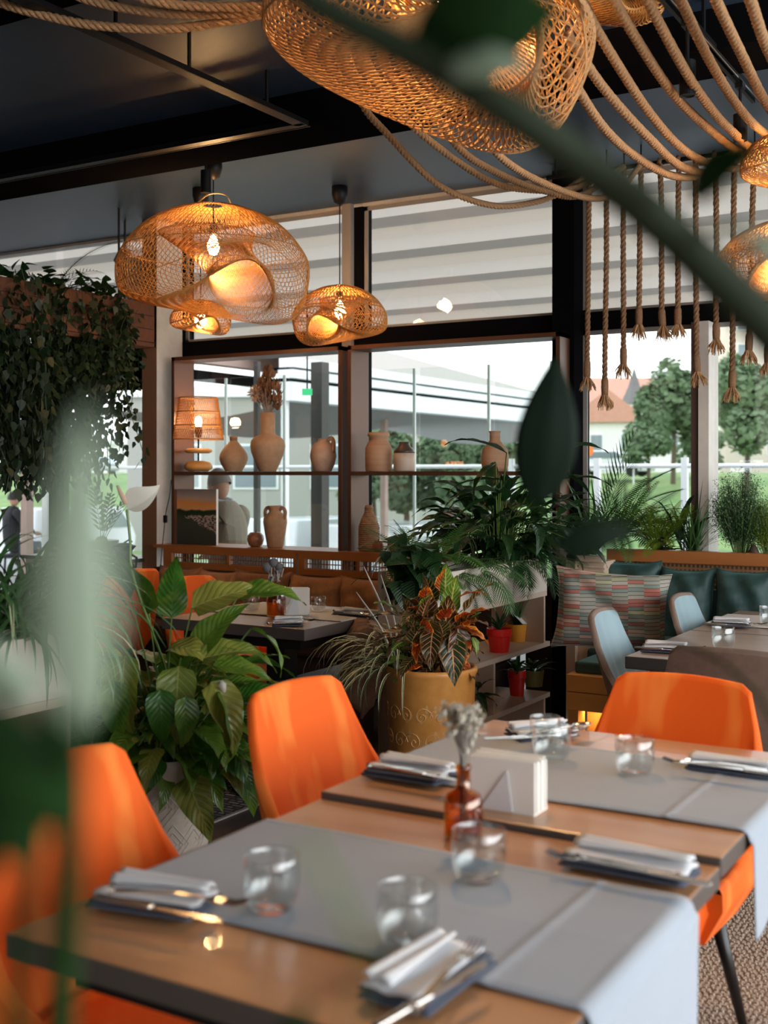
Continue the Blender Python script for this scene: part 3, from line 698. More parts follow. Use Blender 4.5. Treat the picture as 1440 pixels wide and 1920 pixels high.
# left banquette
bx0, bx1 = -5.33, -2.72
bn = thing('banquette', 'brown upholstered banquette under the left windows with cane back rail', 'bench', (-4, 5.8, 0))
MB().span((bx0, 5.52, 0), (bx1, 6.0, .36)).build('base', M['bseat'], bn, world=True)
MB().span((bx0, 5.46, .36), (bx1, 5.96, .47)).build('seat', M['bseat'], bn, world=True, bevel=.02)
MB().span((bx0, 5.93, .47), (bx1, 6.0, .775)).build('backrest', M['bseat'], bn, world=True, bevel=.01)
MB().span((bx0, 5.93, .905), (bx1, 6.25, .925)).build('ledge', M['benchwood'], bn, world=True)
for pa, pb, cuts in ((310, 558, (325, 431, 553)), (563, 900, (574, 675, 760, 880))):
    xa, xb = max(bx0, xy(pa, 5.95)), min(bx1, xy(pb, 5.95))
    f = MB(); f.span((xa, 5.93, .875), (xb, 5.97, .905)); f.span((xa, 5.93, .775), (xb, 5.97, .812))
    cs = [xy(q, 5.95) for q in cuts]; f.span((xa, 5.93, .812), (cs[0], 5.97, .875)); f.span((cs[-1], 5.93, .812), (xb, 5.97, .875))
    for q in cs[1:-1]: f.span((q-.01, 5.93, .812), (q+.01, 5.97, .875))
    f.build('back_rail', M['benchwood'], bn, world=True)
    for a, b_ in zip(cs[:-1], cs[1:]): cane_panel(bn, a+.008, b_-.008, .814, .873, 5.95)
for i, (pa, pb, top, mm, lab) in enumerate(((296, 372, 1063, 'brown', 'dark brown scatter cushion at the left end of the banquette'), (370, 446, 1070, 'tan', 'tan scatter cushion second from the column'), (437, 540, 1072, 'brown', 'dark brown scatter cushion behind the amber thistle vase'), (541, 640, 1079, 'tan', 'tan scatter cushion behind the small tumbler on the back table'), (636, 748, 1084, 'tan', 'tan scatter cushion at the right end beside the spider plant'))):
    Yc = 5.80; a, b_ = xy(pa, Yc), xy(pb, Yc); zt = at_y((pa+pb)/2, top, Yc).z; h_ = .36
    cushion('scatter_cushion', lab, ((a+b_)/2, Yc, zt-h_/2+.005), (b_-a)*1.02, h_, .13, M[mm], 0, -.16, 0, 'scatter cushions on the banquette', i)
# bench running along the back of the divider
bl = thing('divider_bench', 'low slate grey bench against the back of the plant divider', 'bench', (-2.92, 4.6, 0))
MB().span((-3.12, 4.02, 0), (-2.72, 5.42, .38)).build('base', M['bseat'], bl, world=True)
MB().span((-3.16, 4.0, .38), (-2.72, 5.44, .46)).build('seat', M['gseat'], bl, world=True, bevel=.02)
cushion('scatter_cushion', 'dusty pink cushion on the slate bench behind the spider plant', at(682, 1240, 5.15), .36, .40, .14, M['pink'], -.9, -.12, .1, None, 9)

# plant dividers (open shelving with a planter trough on top)
def divider(label, ya, yb, cells, xf=-2.39, dp=.30):
    t = thing('plant_divider', label, 'divider', (xf-dp/2, (ya+yb)/2, 0))
    xb = xf-dp; W = M['palewood']
    MB().span((xf-.02, ya, .79), (xf, yb, .965)).build('trough_front', M['whitewood'], t, world=True)
    MB().span((xb, ya, .79), (xb+.02, yb, .965)).build('trough_back', M['whitewood'], t, world=True)
    for y in (ya, yb-.02): MB().span((xb+.02, y, .79), (xf-.02, y+.02, .965)).build('trough_end', W, t, world=True)
    MB().span((xb+.02, ya+.02, .79), (xf-.02, yb-.02, .92)).build('soil', M['soil'], t, world=True)
    for z in (.765, .50, .235, .0):
        y1 = yb if z > .7 else yb+.16
        if z in (.50, .235): MB().span((xb, ya, z), (xf, yb+.04, z+.024)).build('shelf_board', M['palewoodh'], t, world=True)
        else: MB().span((xb, ya, z), (xf, yb, z+.024)).build('shelf_board', M['palewoodh'], t, world=True)
    for (z0, z1, ys) in cells:
        for y in ys: MB().span((xb+.001, y, z0), (xf-.001, y+.02, z1)).build('upright', W, t, world=True)
    return t
divider('pale oak plant divider with open shelves behind the ochre pot', 4.46, 5.66, ((.524, .765, (4.46, 5.62)), (.259, .50, (4.46, 5.02)), (.024, .235, (4.46, 5.62))))
divider('pale oak plant divider at the left edge behind the orange chair', .5, 2.33, ((.524, .765, (1.2, 2.31)), (.259, .50, (1.2, 2.31)), (.024, .235, (1.2, 2.31))))

# right-hand bench with cane and timber back
rb = thing('corner_bench', 'dark green upholstered bench below the right window with timber rail', 'bench', (0, 5.9, 0))
MB().span((-2.2, 5.78, 0), (3.2, 6.05, .40)).build('base', M['bseat'], rb, world=True)
MB().span((-2.2, 5.72, .40), (3.2, 6.02, .50)).build('seat', M['green'], rb, world=True, bevel=.02)
MB().span((-2.2, 6.02, .93), (3.2, 6.10, .995)).build('top_rail', M['benchwood'], rb, world=True, bevel=.004)
MB().span((-2.2, 6.03, .50), (3.2, 6.06, .80)).build('backrest', M['green'], rb, world=True)
cane_panel(rb, -2.15, -.4, .80, .93, 6.06, .022, .010)
MB().span((-2.2, 6.06, .80), (3.2, 6.075, .93)).build('panel_backing', mat('brown_backing', (.12, .06, .03), .8), rb, world=True)
MB().span((-2.2, 6.10, .80), (3.2, 6.24, .96)).build('planter_trough', M['soil'], rb, world=True)
# return part with pine box
rt = thing('pine_bench', 'yellow pine bench end with glowing recess behind the pale blue chair', 'bench', (-1.7, 5.0, 0))
for z0, z1 in ((.40, .475), (.477, .55)): MB().span((-1.88, 4.66, z0), (-1.5, 4.70, z1)).build('front_board', M['pine'], rt, world=True, bevel=.003)
MB().span((-1.88, 4.70, .40), (-1.50, 5.66, .55)).build('seat_box', M['pine'], rt, world=True)
MB().span((-1.86, 4.70, .55), (-1.52, 5.66, .60)).build('seat_pad', M['green'], rt, world=True, bevel=.01)
MB().span((-1.84, 4.80, 0), (-1.54, 4.84, .40)).build('recess_board', M['pine'], rt, world=True)
MB().span((-1.88, 4.68, 0), (-1.835, 4.76, .40)).build('leg', M['pine'], rt, world=True)
led = bpy.data.lights.new('led_strip', 'AREA'); led.energy = .6; led.color = (1, .55, .18); led.shape = 'RECTANGLE'; led.size = .3; led.size_y = .02
lo_ = bpy.data.objects.new('led_strip', led); col.objects.link(lo_); lo_.location = (-1.69, 4.75, .39)
cb = thing('cane_box', 'small timber box with ribbed cane front at the end of the green bench', 'box', (-2.2, 5.8, 0))
q0 = at_y(1064, 1040, 5.72); q1 = at_y(1131, 1040, 5.72)
MB().span((q0.x, 5.70, 0), (q0.x+.05, 5.76, q0.z)).span((q0.x, 5.70, q0.z-.03), (q1.x, 5.76, q0.z)).span((q0.x, 5.74, 0), (q1.x, 5.9, q0.z-.03)).build('frame', M['palewood'], cb, world=True)
for k in range(12):
    z = q0.z-.05-k*.022; MB().span((q0.x+.06, 5.725, z-.012), (q1.x, 5.737, z)).build('slat', M['palewood'], cb, world=True)
for i, (pa, pb, top, lab) in enumerate(((1128, 1236, 1049, 'dark green velvet cushion half behind the patterned cushion'), (1238, 1338, 1063, 'dark green velvet cushion between patterned cushion and right cushion'), (1341, 1452, 1066, 'dark green velvet cushion at the right edge of the bench'))):
    Yc = 5.86; a, b_ = xy(pa, Yc), xy(pb, Yc); zt = at_y((pa+pb)/2, top, Yc).z
    cushion('velvet_cushion', lab, ((a+b_)/2, Yc, zt-.20), (b_-a)*1.04, .40, .15, M['green'], 0, -.12, 0, 'dark green cushions on the corner bench', 20+i)
# patterned cushion: small printed blocks in rows
m, t_, p, out = new_mat('block_print')
tc = t_.nodes.new('ShaderNodeTexCoord'); s_ = t_.nodes.new('ShaderNodeSeparateXYZ'); t_.links.new(tc.outputs['Object'], s_.inputs[0])
bx = mth(t_, 'MULTIPLY', s_.outputs[0], 14); colx = mth(t_, 'FLOOR', bx)
wn = N(t_, 'ShaderNodeTexWhiteNoise'); wn.noise_dimensions = '1D'; t_.links.new(colx, wn.inputs['W'])
bz = mth(t_, 'ADD', mth(t_, 'MULTIPLY', s_.outputs[2], 60), mth(t_, 'MULTIPLY', wn.outputs[0], 3.0)); cz_ = mth(t_, 'FLOOR', bz)
cv = N(t_, 'ShaderNodeCombineXYZ'); t_.links.new(colx, cv.inputs[0]); t_.links.new(cz_, cv.inputs[1])
w2 = N(t_, 'ShaderNodeTexWhiteNoise'); w2.noise_dimensions = '2D'; t_.links.new(cv.outputs[0], w2.inputs['Vector'])
cr2 = N(t_, 'ShaderNodeValToRGB'); cr2.color_ramp.interpolation = 'CONSTANT'; t_.links.new(w2.outputs[0], cr2.inputs[0])
els = cr2.color_ramp.elements; els[0].color = (.26, .27, .22, 1); els[1].position = .22; els[1].color = (.33, .30, .26, 1)
for ps, cc in ((.40, (.36, .12, .09, 1)), (.56, (.17, .21, .18, 1)), (.72, (.48, .30, .24, 1)), (.86, (.30, .24, .20, 1)), (.95, (.35, .36, .22, 1))):
    e = els.new(ps); e.color = cc
ln = mth(t_, 'LESS_THAN', mth(t_, 'FRACT', bz), .16)
cc = mixc(t_, mth(t_, 'MULTIPLY', ln, .85), (0, 0, 0), (.03, .03, .03)); n_ = cc.node; t_.links.new(cr2.outputs[0], n_.inputs[6]); t_.links.new(mth(t_, 'MULTIPLY', ln, .85), n_.inputs[0])
t_.links.new(cc, p.inputs['Base Color']); p.inputs['Roughness'].default_value = .9; M['print'] = m
cushion('patterned_cushion', 'large cushion printed with grey, green and coral blocks', at(1146, 1145, 5.35), .52, .37, .15, M['print'], math.radians(22), -.15, .07, None, 41)

# ------------------------------------------------------------------ chairs
def make_chair(label, inner, outer, group=None):
    t = thing('dining_chair', label, 'chair', (0, 0, 0), 0, group)
    def plan(a):                        # a from -1 (one front tip) over 0 (rear) to 1
        s_ = 1 if a > 0 else -1; k = abs(a)
        if k < .42: return Vector((-.235-.02*math.cos(k/.42*PI/2), s_*.205*k/.42))
        if k < .60:
            q = (k-.42)/.18*PI/2; return Vector((-.235+.06*(1-math.cos(q)), s_*(.205+.045*math.sin(q))))
        return Vector((-.175+(k-.60)/.40*.30, s_*(.25+.0*k)))
    def top(a):
        k = abs(a)
        if k < .385: return .856-.010*(k/.385)**2
        return .487+.359*math.exp(-((k-.385)/.155)**1.35)
    def P(off, tuft):
        def g(u, v):
            a = u*2-1; c2 = plan(a); n = (plan(min(1, a+.02))-plan(max(-1, a-.02))).normalized(); n = Vector((n.y, -n.x))
            h = .36+(top(a)-.36)*v
            hv = max(0, (h-.45)/.42)
            y = c2.y*(1-.09*hv**1.3); x = c2.x-.13*hv*(1 if abs(a) < .6 else max(0, 1-(abs(a)-.6)/.4)) 
            if h < .45: kk = 1-.20*(.45-h)/.09; y *= kk; x *= kk
            rib = tuft*.010*abs(math.sin(a*PI*4.5))*(1-smooth01((hv-.35)/.35))*(1 if hv > 0 else .6)
            return Vector((x+n.x*(off+rib), y+n.y*(off+rib), h))
        return g
    ni = 40
    q = MB(); q.grid(P(.013, 1), ni, 12); q.build('backrest', inner, t, smooth=True)
    q = MB(); q.grid(P(-.013, 0), ni, 12, flip=True)
    g1, g2 = P(.013, 1), P(-.013, 0)
    q.grid(lambda u, v: g1(u, 0)*(1-v)+g2(u, 0)*v, ni, 1)
    q.grid(lambda u, v: (lambda A, B: (A+B)/2+(A-B)/2*math.cos(v*PI)+Vector((0, 0, .014*math.sin(v*PI))))(g1(u, 1), g2(u, 1)), ni, 4, flip=True)
    for uu, fl in ((0, False), (1, True)): q.grid(lambda u, v, uu=uu: g1(uu, u)*(1-v)+g2(uu, u)*v, 10, 1, flip=fl)
    q.build('shell', outer, t, smooth=True)
    # seat pad with channel quilting round the edge
    def seat(u, v):
        a = u*2*PI; r_ = [1, 1, .985, .93, .55, 0][min(5, int(v*5+.5))]; z = [.36, .44, .465, .478, .485, .485][min(5, int(v*5+.5))]
        e = 4.0; cx, sx = math.cos(a), math.sin(a); k = (abs(cx)**e+abs(sx)**e)**(-1/e)
        rib = 1-.018*abs(math.sin(a*14)) if v < .45 else 1
        kk = .86 if v < .1 else 1
        return Vector((.01+cx*k*.235*r_*rib*kk, sx*k*.235*r_*rib*kk, z))
    q = MB(); q.grid(seat, 84, 5, flip=True); q.build('seat', inner, t, smooth=True)
    MB().lathe([(.02, .33), (.19, .34), (.215, .365)], 24, (0, 0, 0)).build('seat_base', outer, t, smooth=True)
    for sx_ in (-1, 1):
        for sy_ in (-1, 1): MB().tube([(sx_*.15, sy_*.15, .37), (sx_*.225, sy_*.215, 0)], [.019, .010], 10).build('leg', M['legblack'], t, smooth=True)
    return t
ch = make_chair('orange velvet chair at the near left of the front table', M['orange'], M['orange'])
ch.location = (-1.31, 1.565, 0); ch.rotation_euler = (0, 0, math.radians(-2))
dup(ch, (-1.37, 2.44, 0), math.radians(-3), 'orange velvet chair at the second table, left of the amber bottle')
dup(ch, (-.925, 2.69, 0), math.radians(-93), 'orange velvet chair at the head of the second table, facing the viewer')
dup(ch, (-3.60, 4.64, 0), math.radians(-6), 'orange velvet chair at the banquette table, half behind the peace lily')
dup(ch, (-4.88, 4.92, 0), math.radians(172), 'orange velvet chair left of the banquette table, only its top edge in view')
cb2 = make_chair('pale blue velvet chair with taupe shell, nearer of the pair', M['blue'], M['taupe'])
cb2.location = (-1.26, 4.42, 0); cb2.rotation_euler = (0, 0, math.radians(6))
dup(cb2, (-1.16, 5.12, 0), math.radians(2), 'pale blue velvet chair with taupe shell, farther of the pair')
dup(cb2, (-.93, 3.97, 0), math.radians(90), 'taupe-backed chair turned away, directly behind the orange head chair')

# ------------------------------------------------------------------ tables
def table(name, label, x0, x1, y0, y1, zt, th, topm, edgem, legs='panel'):
    t = thing(name, label, 'table', ((x0+x1)/2, (y0+y1)/2, 0))
    m_ = MB(); m_.span((x0, y0, zt-th), (x1, y1, zt))
    o = m_.build('tabletop', [edgem, topm], t, world=True, bevel=.004)
    for p_ in o.data.polygons: p_.material_index = 1 if p_.normal.z > .5 else 0
    cx, cy = (x0+x1)/2, (y0+y1)/2
    MB().span((x0+.07, y0+.07, zt-th-.05), (x1-.07, y1-.07, zt-th)).build('apron', M['legblack'], t, world=True)
    MB().span((cx-.05, cy-.05, .03), (cx+.05, cy+.05, zt-th-.05)).build('column', M['legblack'], t, world=True)
    for a in (0, 1):
        MB().span((cx-(.32 if a else .04), cy-(.04 if a else .32), 0), (cx+(.32 if a else .04), cy+(.04 if a else .32), .03+a*.002)).build('foot', M['legblack'], t, world=True)
    return t
EDG = mat('dark_table_rim', (.10, .078, .066), .45)
table('dining_table', 'square wooden dining table nearest the viewer', -1.31, -.515, 1.15, 1.95, .75, .036, M['table'], EDG)
table('dining_table', 'square wooden dining table just behind the nearest one', -1.315, -.515, 1.957, 2.757, .762, .036, M['table'], EDG)
table('dining_table', 'grey-brown table beside the pale blue chairs', -1.40, -.55, 4.02, 4.82, .75, .045, M['greytable'], M['tableedge'])
table('dining_table', 'grey-brown table behind, against the green cushions', -1.40, -.55, 4.83, 5.63, .75, .045, M['greytable'], M['tableedge'])
table('dining_table', 'brown table before the banquette with thistle vase', -3.56, -2.78, 4.02, 4.78, .75, .05, M['greytable'], EDG)
def runner(label, x0, x1, y0, y1, z, drop, m_, left=0.0):
    t = thing('table_runner', label, 'runner', ((x0+x1)/2, (y0+y1)/2, z))
    Lt = (x1-x0)+drop
    def g(u, v):
        s_ = u*Lt; y = y0+(y1-y0)*v
        if s_ < x1-x0-.012: return Vector((x0+s_, y, z+.0035+.0012*math.sin(s_*9+y*7)+.0022*math.exp(-((s_-.655)/.006)**2)+.0012*math.exp(-((v-.5)/.02)**2)))
        q = s_-(x1-x0-.012)
        if q < .03: a = q/.03*PI/2; return Vector((x1-.012+.019*math.sin(a), y, z+.0035-.019*(1-math.cos(a))))
        q -= .03; return Vector((x1+.007+.010*math.sin(v*9+1)*q/.2*.6+.006, y+.01*q*(v-.5), z-.0155-q))
    m1 = MB(); m1.grid(g, 160, 34)
    o = m1.build('cloth', m_, t, world=True, smooth=True)
    md = o.modifiers.new('thick', 'SOLIDIFY'); md.thickness = .0022; md.offset = 1
    h = MB()
    for vv in (.035, .965): MB().tube([g(k/60, vv)+Vector((0, 0, .0018)) for k in range(61)], .0012, 4).build('hem', m_, t, world=True)
    return t
runner('blue-grey linen runner across the nearest table', -1.31, -.515, 1.335, 1.77, .75, .26, M['runner'])
runner('blue-grey linen runner across the second table', -1.315, -.515, 2.115, 2.56, .762, .19, M['runner'])
runner('ivory linen runner across the banquette table', -3.56, -2.78, 4.3, 4.66, .75, .0, M['runner2'])
runner('ivory linen runner on the table beside the green cushions', -1.40, -.55, 5.02, 5.42, .75, .0, M['runner2'])

# rugs
g = thing('woven_rug', 'coarse brown woven jute rug at the lower right', 'rug', (.4, 2.0, 0))
m, t_, p, out = new_mat('jute_weave')
vo = N(t_, 'ShaderNodeTexVoronoi', Scale=70.0); t_.links.new(coords(t_, (1, 1.9, 1)), vo.inputs['Vector'])
t_.links.new(mixc(t_, vo.outputs['Distance'], (.56, .44, .33), (.12, .085, .06)), p.inputs['Base Color']); p.inputs['Roughness'].default_value = .95
bump(t_, p, vo.outputs['Distance'], -1.0, .01)
MB().span((-1.22, -1.2, 0), (3.0, 4.6, .012)).build('pile', m, g, world=True)
m2 = MB(); R_ = random.Random(5)
for i in range(60):
    for j in range(140):
        x = -1.20+i*.0155+R_.uniform(-.003, .003); y = 2.2+j*.0155+(i % 2)*.008
        m2.box((x, y, .016), (.0145, .008, .007), Matrix.Rotation(.5 if (i+j) % 2 else -.4, 3, 'Z'), .6)
stuff(m2.build('weave_knot', mat('jute_knot', (.60, .47, .36), .95, c2=(.30, .21, .15), nscale=30), g, world=True))
g = thing('geometric_rug', 'thin dark rug with pale geometric strokes under the banquette table', 'rug', (-3.5, 4.3, 0))
m, t_, p, out = new_mat('geometric_pile')
bk = N(t_, 'ShaderNodeTexBrick'); bk.inputs['Scale'].default_value = 5.5; bk.offset = .37; bk.squash = .6; bk.squash_frequency = 3
bk.inputs['Mortar Size'].default_value = .035; bk.inputs['Color1'].default_value = (.30, .26, .23, 1); bk.inputs['Color2'].default_value = (.04, .035, .03, 1); bk.inputs['Mortar'].default_value = (.03, .028, .025, 1); bk.inputs['Bias'].default_value = -.1
bk.inputs['Brick Width'].default_value = .35; bk.inputs['Row Height'].default_value = .16
t_.links.new(coords(t_, (1, 1, 1)), bk.inputs['Vector']); t_.links.new(bk.outputs[0], p.inputs['Base Color']); p.inputs['Roughness'].default_value = .95
MB().span((-4.7, 3.62, 0), (-3.0, 5.3, .006)).build('pile', m, g, world=True)
MB().span((-3.0, 3.62, 0), (-2.985, 5.3, .007)).build('border', mat('pale_rug_border', (.35, .31, .28), .95), g, world=True)
# low wall unit left of the column with a dark gadget
t = thing('side_cabinet', 'low white cabinet left of the column behind the lily flower', 'cabinet', at_y(235, 1100, 6.0)*1.0)
t.location.z = 0; cx = t.location.x
MB().span((cx-.75, 5.8, 0), (cx+.17, 6.2, .80)).build('carcass', M['white'], t, world=True)
MB().span((cx-.78, 5.78, .80), (cx+.19, 6.22, .825)).build('top_board', mat('dark_top', (.05, .045, .04), .3), t, world=True)
t2 = thing('coffee_grinder', 'small black gadget on the floor shelf before the white cabinet', 'appliance', at_y(232, 1062, 5.6)); b_ = t2.location; h0 = b_.z
MB().lathe([(.06, -.02), (.07, .0), (.05, .05), (.055, .10), (.08, .13), (.03, .15)], 14).build('body', M['black'], t2)
MB().tube([(.06, 0, .08), (.11, 0, .06), (.10, 0, .0), (.06, 0, -.01)], .009, 6).build('handle', M['black'], t2)
MB().tube([(0, 0, .15), (.04, 0, .17), (.07, 0, .16)], .006, 6).build('lever', M['steel'], t2)
t3 = thing('plant_stand', 'slim white stand carrying the black gadget', 'stand', (b_.x, b_.y, 0))
MB().span((-.14, -.14, 0), (.14, .14, h0-.022)).build('pedestal', M['white'], t3)
# painting and flex on the window ledge
pc = at_y(0, 0, 6.0); xa, xb = xy(324, 6.03), xy(402, 6.03); zt = at_y(362, 917, 6.03).z
t = thing('painting', 'small unframed canvas of an orange sunset over a dark river town', 'painting', ((xa+xb)/2, 6.05, .926), 0)
wd, hh = xb-xa, zt-.926
MB().span((-wd/2, 0, 0), (wd/2, .02, hh)).build('canvas', M['paper'], t)
m, t_, p, out = new_mat('painted_scene')
tc = t_.nodes.new('ShaderNodeTexCoord'); s_ = t_.nodes.new('ShaderNodeSeparateXYZ'); t_.links.new(tc.outputs['Object'], s_.inputs[0])
nz = N(t_, 'ShaderNodeTexNoise', Scale=9.0, Detail=5); t_.links.new(coords(t_, (1, 1, 1)), nz.inputs['Vector'])
nz2 = N(t_, 'ShaderNodeTexNoise', Scale=50.0, Detail=3); t_.links.new(coords(t_, (1, 1, 2)), nz2.inputs['Vector'])
zz = mth(t_, 'ADD', mth(t_, 'DIVIDE', s_.outputs[2], hh), mth(t_, 'MULTIPLY', mth(t_, 'SUBTRACT', nz.outputs['Fac'], .5), .16))
crp = N(t_, 'ShaderNodeValToRGB'); t_.links.new(zz, crp.inputs[0]); e = crp.color_ramp.elements
e[0].position = 0; e[0].color = (.035, .045, .04, 1); e[1].position = 1; e[1].color = (.20, .17, .17, 1)
for ps, cc in ((.36, (.05, .06, .05, 1)), (.46, (.04, .06, .03, 1)), (.58, (.012, .03, .012, 1)), (.615, (.02, .04, .015, 1)), (.64, (.75, .36, .16, 1)), (.74, (.80, .32, .06, 1)), (.84, (.42, .32, .27, 1))):
    q = e.new(ps); q.color = cc
town = mth(t_, 'MULTIPLY', mth(t_, 'MULTIPLY', mth(t_, 'GREATER_THAN', nz2.outputs['Fac'], .5), mth(t_, 'LESS_THAN', zz, .52)), mth(t_, 'GREATER_THAN', mth(t_, 'ADD', zz, mth(t_, 'MULTIPLY', s_.outputs[0], 1.1)), .40))
cc = mixc(t_, town, (0, 0, 0), (.52, .38, .33)); t_.links.new(crp.outputs[0], cc.node.inputs[6]); t_.links.new(cc, p.inputs['Base Color']); p.inputs['Roughness'].default_value = .5
MB().span((-wd/2, -.002, 0), (wd/2, 0, hh)).build('painted_face', m, t)
t = thing('lamp_flex', 'thin black flex with inline switch hanging beside the column', 'cord', (-5.30, 6.0, 1.3))
pl = [at_y(321, 900, 5.97), at_y(318, 930, 5.97), at_y(311, 962, 5.96), at_y(308, 990, 5.95), at_y(303, 1040, 5.94), at_y(301, 1075, 5.9)]
MB().tube(crom(pl, 20), .003, 5).build('flex', M['black'], t, world=True)
q = at_y(310, 973, 5.955); MB().span(q-Vector((.012, .01, .025)), q+Vector((.012, .01, .025))).build('switch', M['black'], t, world=True, bevel=.004)
# ------------------------------------------------------------------ things on the tables
def tumbler(label, p, s=1.0, group=None):
    t = thing('tumbler', label, 'glass', p, 0, group)
    pr = [(0, .001), (.026, .001), (.033, .006), (.040, .022), (.0425, .040), (.042, .060), (.0405, .078), (.0398, .0795), (.0388, .078), (.0402, .060), (.0405, .040), (.0375, .022), (.030, .012), (0, .011)]
    MB().lathe([(a*s, b*s) for a, b in pr], 40).build('bowl', M['gl'], t, smooth=True)
    return t
def tz(px, py, z=.7555): return at_z(px, py, z)
tumbler('tumbler at the left of the nearest table beside the folded napkin', tz(510, 1706), 1.03)
tumbler('tumbler at the middle of the near table edge, behind the fork', tz(764, 1772), 1.03)
tumbler('tumbler directly in front of the amber bottle', tz(898, 1652), 1.05)
tumbler('tumbler on the second table before the orange head chair', tz(1190, 1454, .767), .98)
tumbler('tumbler on the second table right of the napkin block', tz(1034, 1428, .767), 1.02)
tumbler('tumbler with spoon behind, at the far side of the second table', tz(1022, 1398, .767), .86)
tumbler('tumbler on the bare grey-brown table beside the blue chairs', tz(1356, 1216, .751), 1.0)
tumbler('tumbler at the right edge on the ivory runner', tz(1442, 1172, .755), 1.0)
tumbler('tumbler left of the amber thistle vase on the banquette table', tz(472, 1147, .751), .9)
tumbler('tumbler right of the napkin block on the banquette table', tz(597, 1146, .755), .86)
def wineglass(label, p):
    t = thing('stem_glass', label, 'glass', p)
    MB().lathe([(0, .001), (.032, .001), (.03, .004), (.005, .008), (.004, .06), (.02, .075), (.033, .10), (.035, .125), (.032, .15), (.031, .15), (.0335, .125), (.031, .10), (.018, .078), (0, .07)], 24).build('bowl', M['gl'], t, smooth=True)
wineglass('small clear stem glass before the amber thistle vase', tz(534, 1166, .757))

def napkin(label, pa, pb, wd, z=.756, flip=1, light=True, tilt=0, floor=None):
    A, B = at_z(*pa, z), at_z(*pb, z); d = B-A; L = d.length; rot = math.atan2(d.y, d.x); c_ = (A+B)/2
    t = thing('folded_napkin', label, 'napkin', (c_.x, c_.y, z), rot)
    R_ = random.Random(int(L*1e4))
    def lay(z0, w_, l_, off, m_, nm, wav=.004, ph=0):
        def g(u, v):
            x = (u-.5)*l_+off[0]; y = (v-.5)*w_+off[1]
            return Vector((x, y, z0+wav*abs(math.sin(v*PI*1.6+ph+u*1.4))*(1 if z0 > .006 else .4)))
        q = MB(); q.grid(g, 16, 12); o = q.build(nm, m_, t, smooth=True)
        md = o.modifiers.new('t', 'SOLIDIFY'); md.thickness = .0035; md.offset = 1
    lay(.0015, wd, L, (0, 0), M['napdark'], 'lower_fold')
    lay(.0075, wd*.96, L*.98, (.002, .003), M['napdark'], 'middle_fold')
    lay(.0135, wd*.8, L*.97, (.0, wd*.07*flip), M['napwhite'], 'upper_fold', .005, .5)
    lay(.022, wd*.38, L*.93, (.0, wd*.26*flip), M['napwhite'], 'roll', .009, 0)
    return t, rot
def fork(label, p, rot, s=1.0, tilt=0):
    t = thing('fork', label, 'fork', p, rot)
    pts = [(-.10, 0, .001), (-.06, 0, .004), (0, 0, .006), (.045, 0, .003), (.06, 0, .001)]
    q = MB()
    for (a, b_), (w0, w1) in zip(zip(pts[:-1], pts[1:]), ((.006, .005), (.005, .0035), (.0035, .003), (.003, .008))):
        q.poly([(a[0], -w0, a[2]+.001), (a[0], w0, a[2]+.001), (b_[0], w1, b_[2]+.001), (b_[0], -w1, b_[2]+.001)])
        q.poly([(a[0], -w0, a[2]-.001), (b_[0], -w1, b_[2]-.001), (b_[0], w1, b_[2]-.001), (a[0], w0, a[2]-.001)])
        q.poly([(a[0], w0, a[2]+.001), (a[0], w0, a[2]-.001), (b_[0], w1, b_[2]-.001), (b_[0], w1, b_[2]+.001)])
        q.poly([(a[0], -w0, a[2]-.001), (a[0], -w0, a[2]+.001), (b_[0], -w1, b_[2]+.001), (b_[0], -w1, b_[2]-.001)])
    q.tube([(-.10, 0, .001), (-.105, 0, .001)], .006, 8); q.build('handle', M['steel'], t)
    q = MB(); q.tube([(.058, -.0105, .002), (.066, -.0115, .001)], .003, 6); q.box((.067, 0, .001), (.018, .023, .002)); q.build('neck', M['steel'], t)
    for k in range(4): 
        y = (k-1.5)*.0064; MB().tube([(.074, y, .001), (.09, y, -.0005), (.105, y, .003), (.112, y, .006)], [.0016, .0016, .0013, .0008], 5).build('tine', M['steel'], t)
    return t
def knife(label, p, rot):
    t = thing('knife', label, 'knife', p, rot)
    MB().box((-.055, 0, .003), (.10, .012, .005)).build('handle', M['steel'], t, bevel=.0015)
    MB().prism([(-.005, -.005), (.10, -.007), (.118, .0), (.10, .008), (-.005, .006)], 2, .002, .0035).build('blade', M['steel'], t)
    return t
def spoon(label, p, rot):
    t = thing('spoon', label, 'spoon', p, rot)
    MB().tube([(-.09, 0, .002), (-.04, 0, .005), (.03, 0, .006), (.055, 0, .003)], [.0045, .003, .002, .003], 6).build('handle', M['steel'], t, smooth=True)
    q = MB(); q.grid(lambda u, v: (.08-.026*math.cos(u*PI), .017*math.sin(u*PI)*(v*2-1), .007-.006*math.sin(u*PI)*(1-(v*2-1)**2)), 12, 8)
    o = q.build('bowl', M['steel'], t, smooth=True); md = o.modifiers.new('t', 'SOLIDIFY'); md.thickness = .001
    return t
def setting(lab, pa, pb, wd, z, fp, kp, extra=None, frot=0, krot=0, fl=1, spoonp=None):
    nt_, rot = napkin('folded grey and white napkin '+lab, pa, pb, wd, z, fl)
    f = at_z(*fp, z+.030); fork('fork on the folded napkin '+lab, f, rot+frot)
    k = at_z(*kp, z+.030); knife('knife on the folded napkin '+lab, k, rot+krot)
    if spoonp: spoon('spoon on the folded napkin '+lab, at_z(*spoonp, z+.031), rot+frot+.1)
setting('at the left corner of the nearest table', (195, 1683), (385, 1712), .095, .756, (330, 1682), (290, 1706), frot=.12, krot=-.10)
setting('at the front edge of the nearest table', (735, 1893), (868, 1795), .10, .756, (838, 1830), (810, 1868), frot=.14, krot=-.12, fl=1)
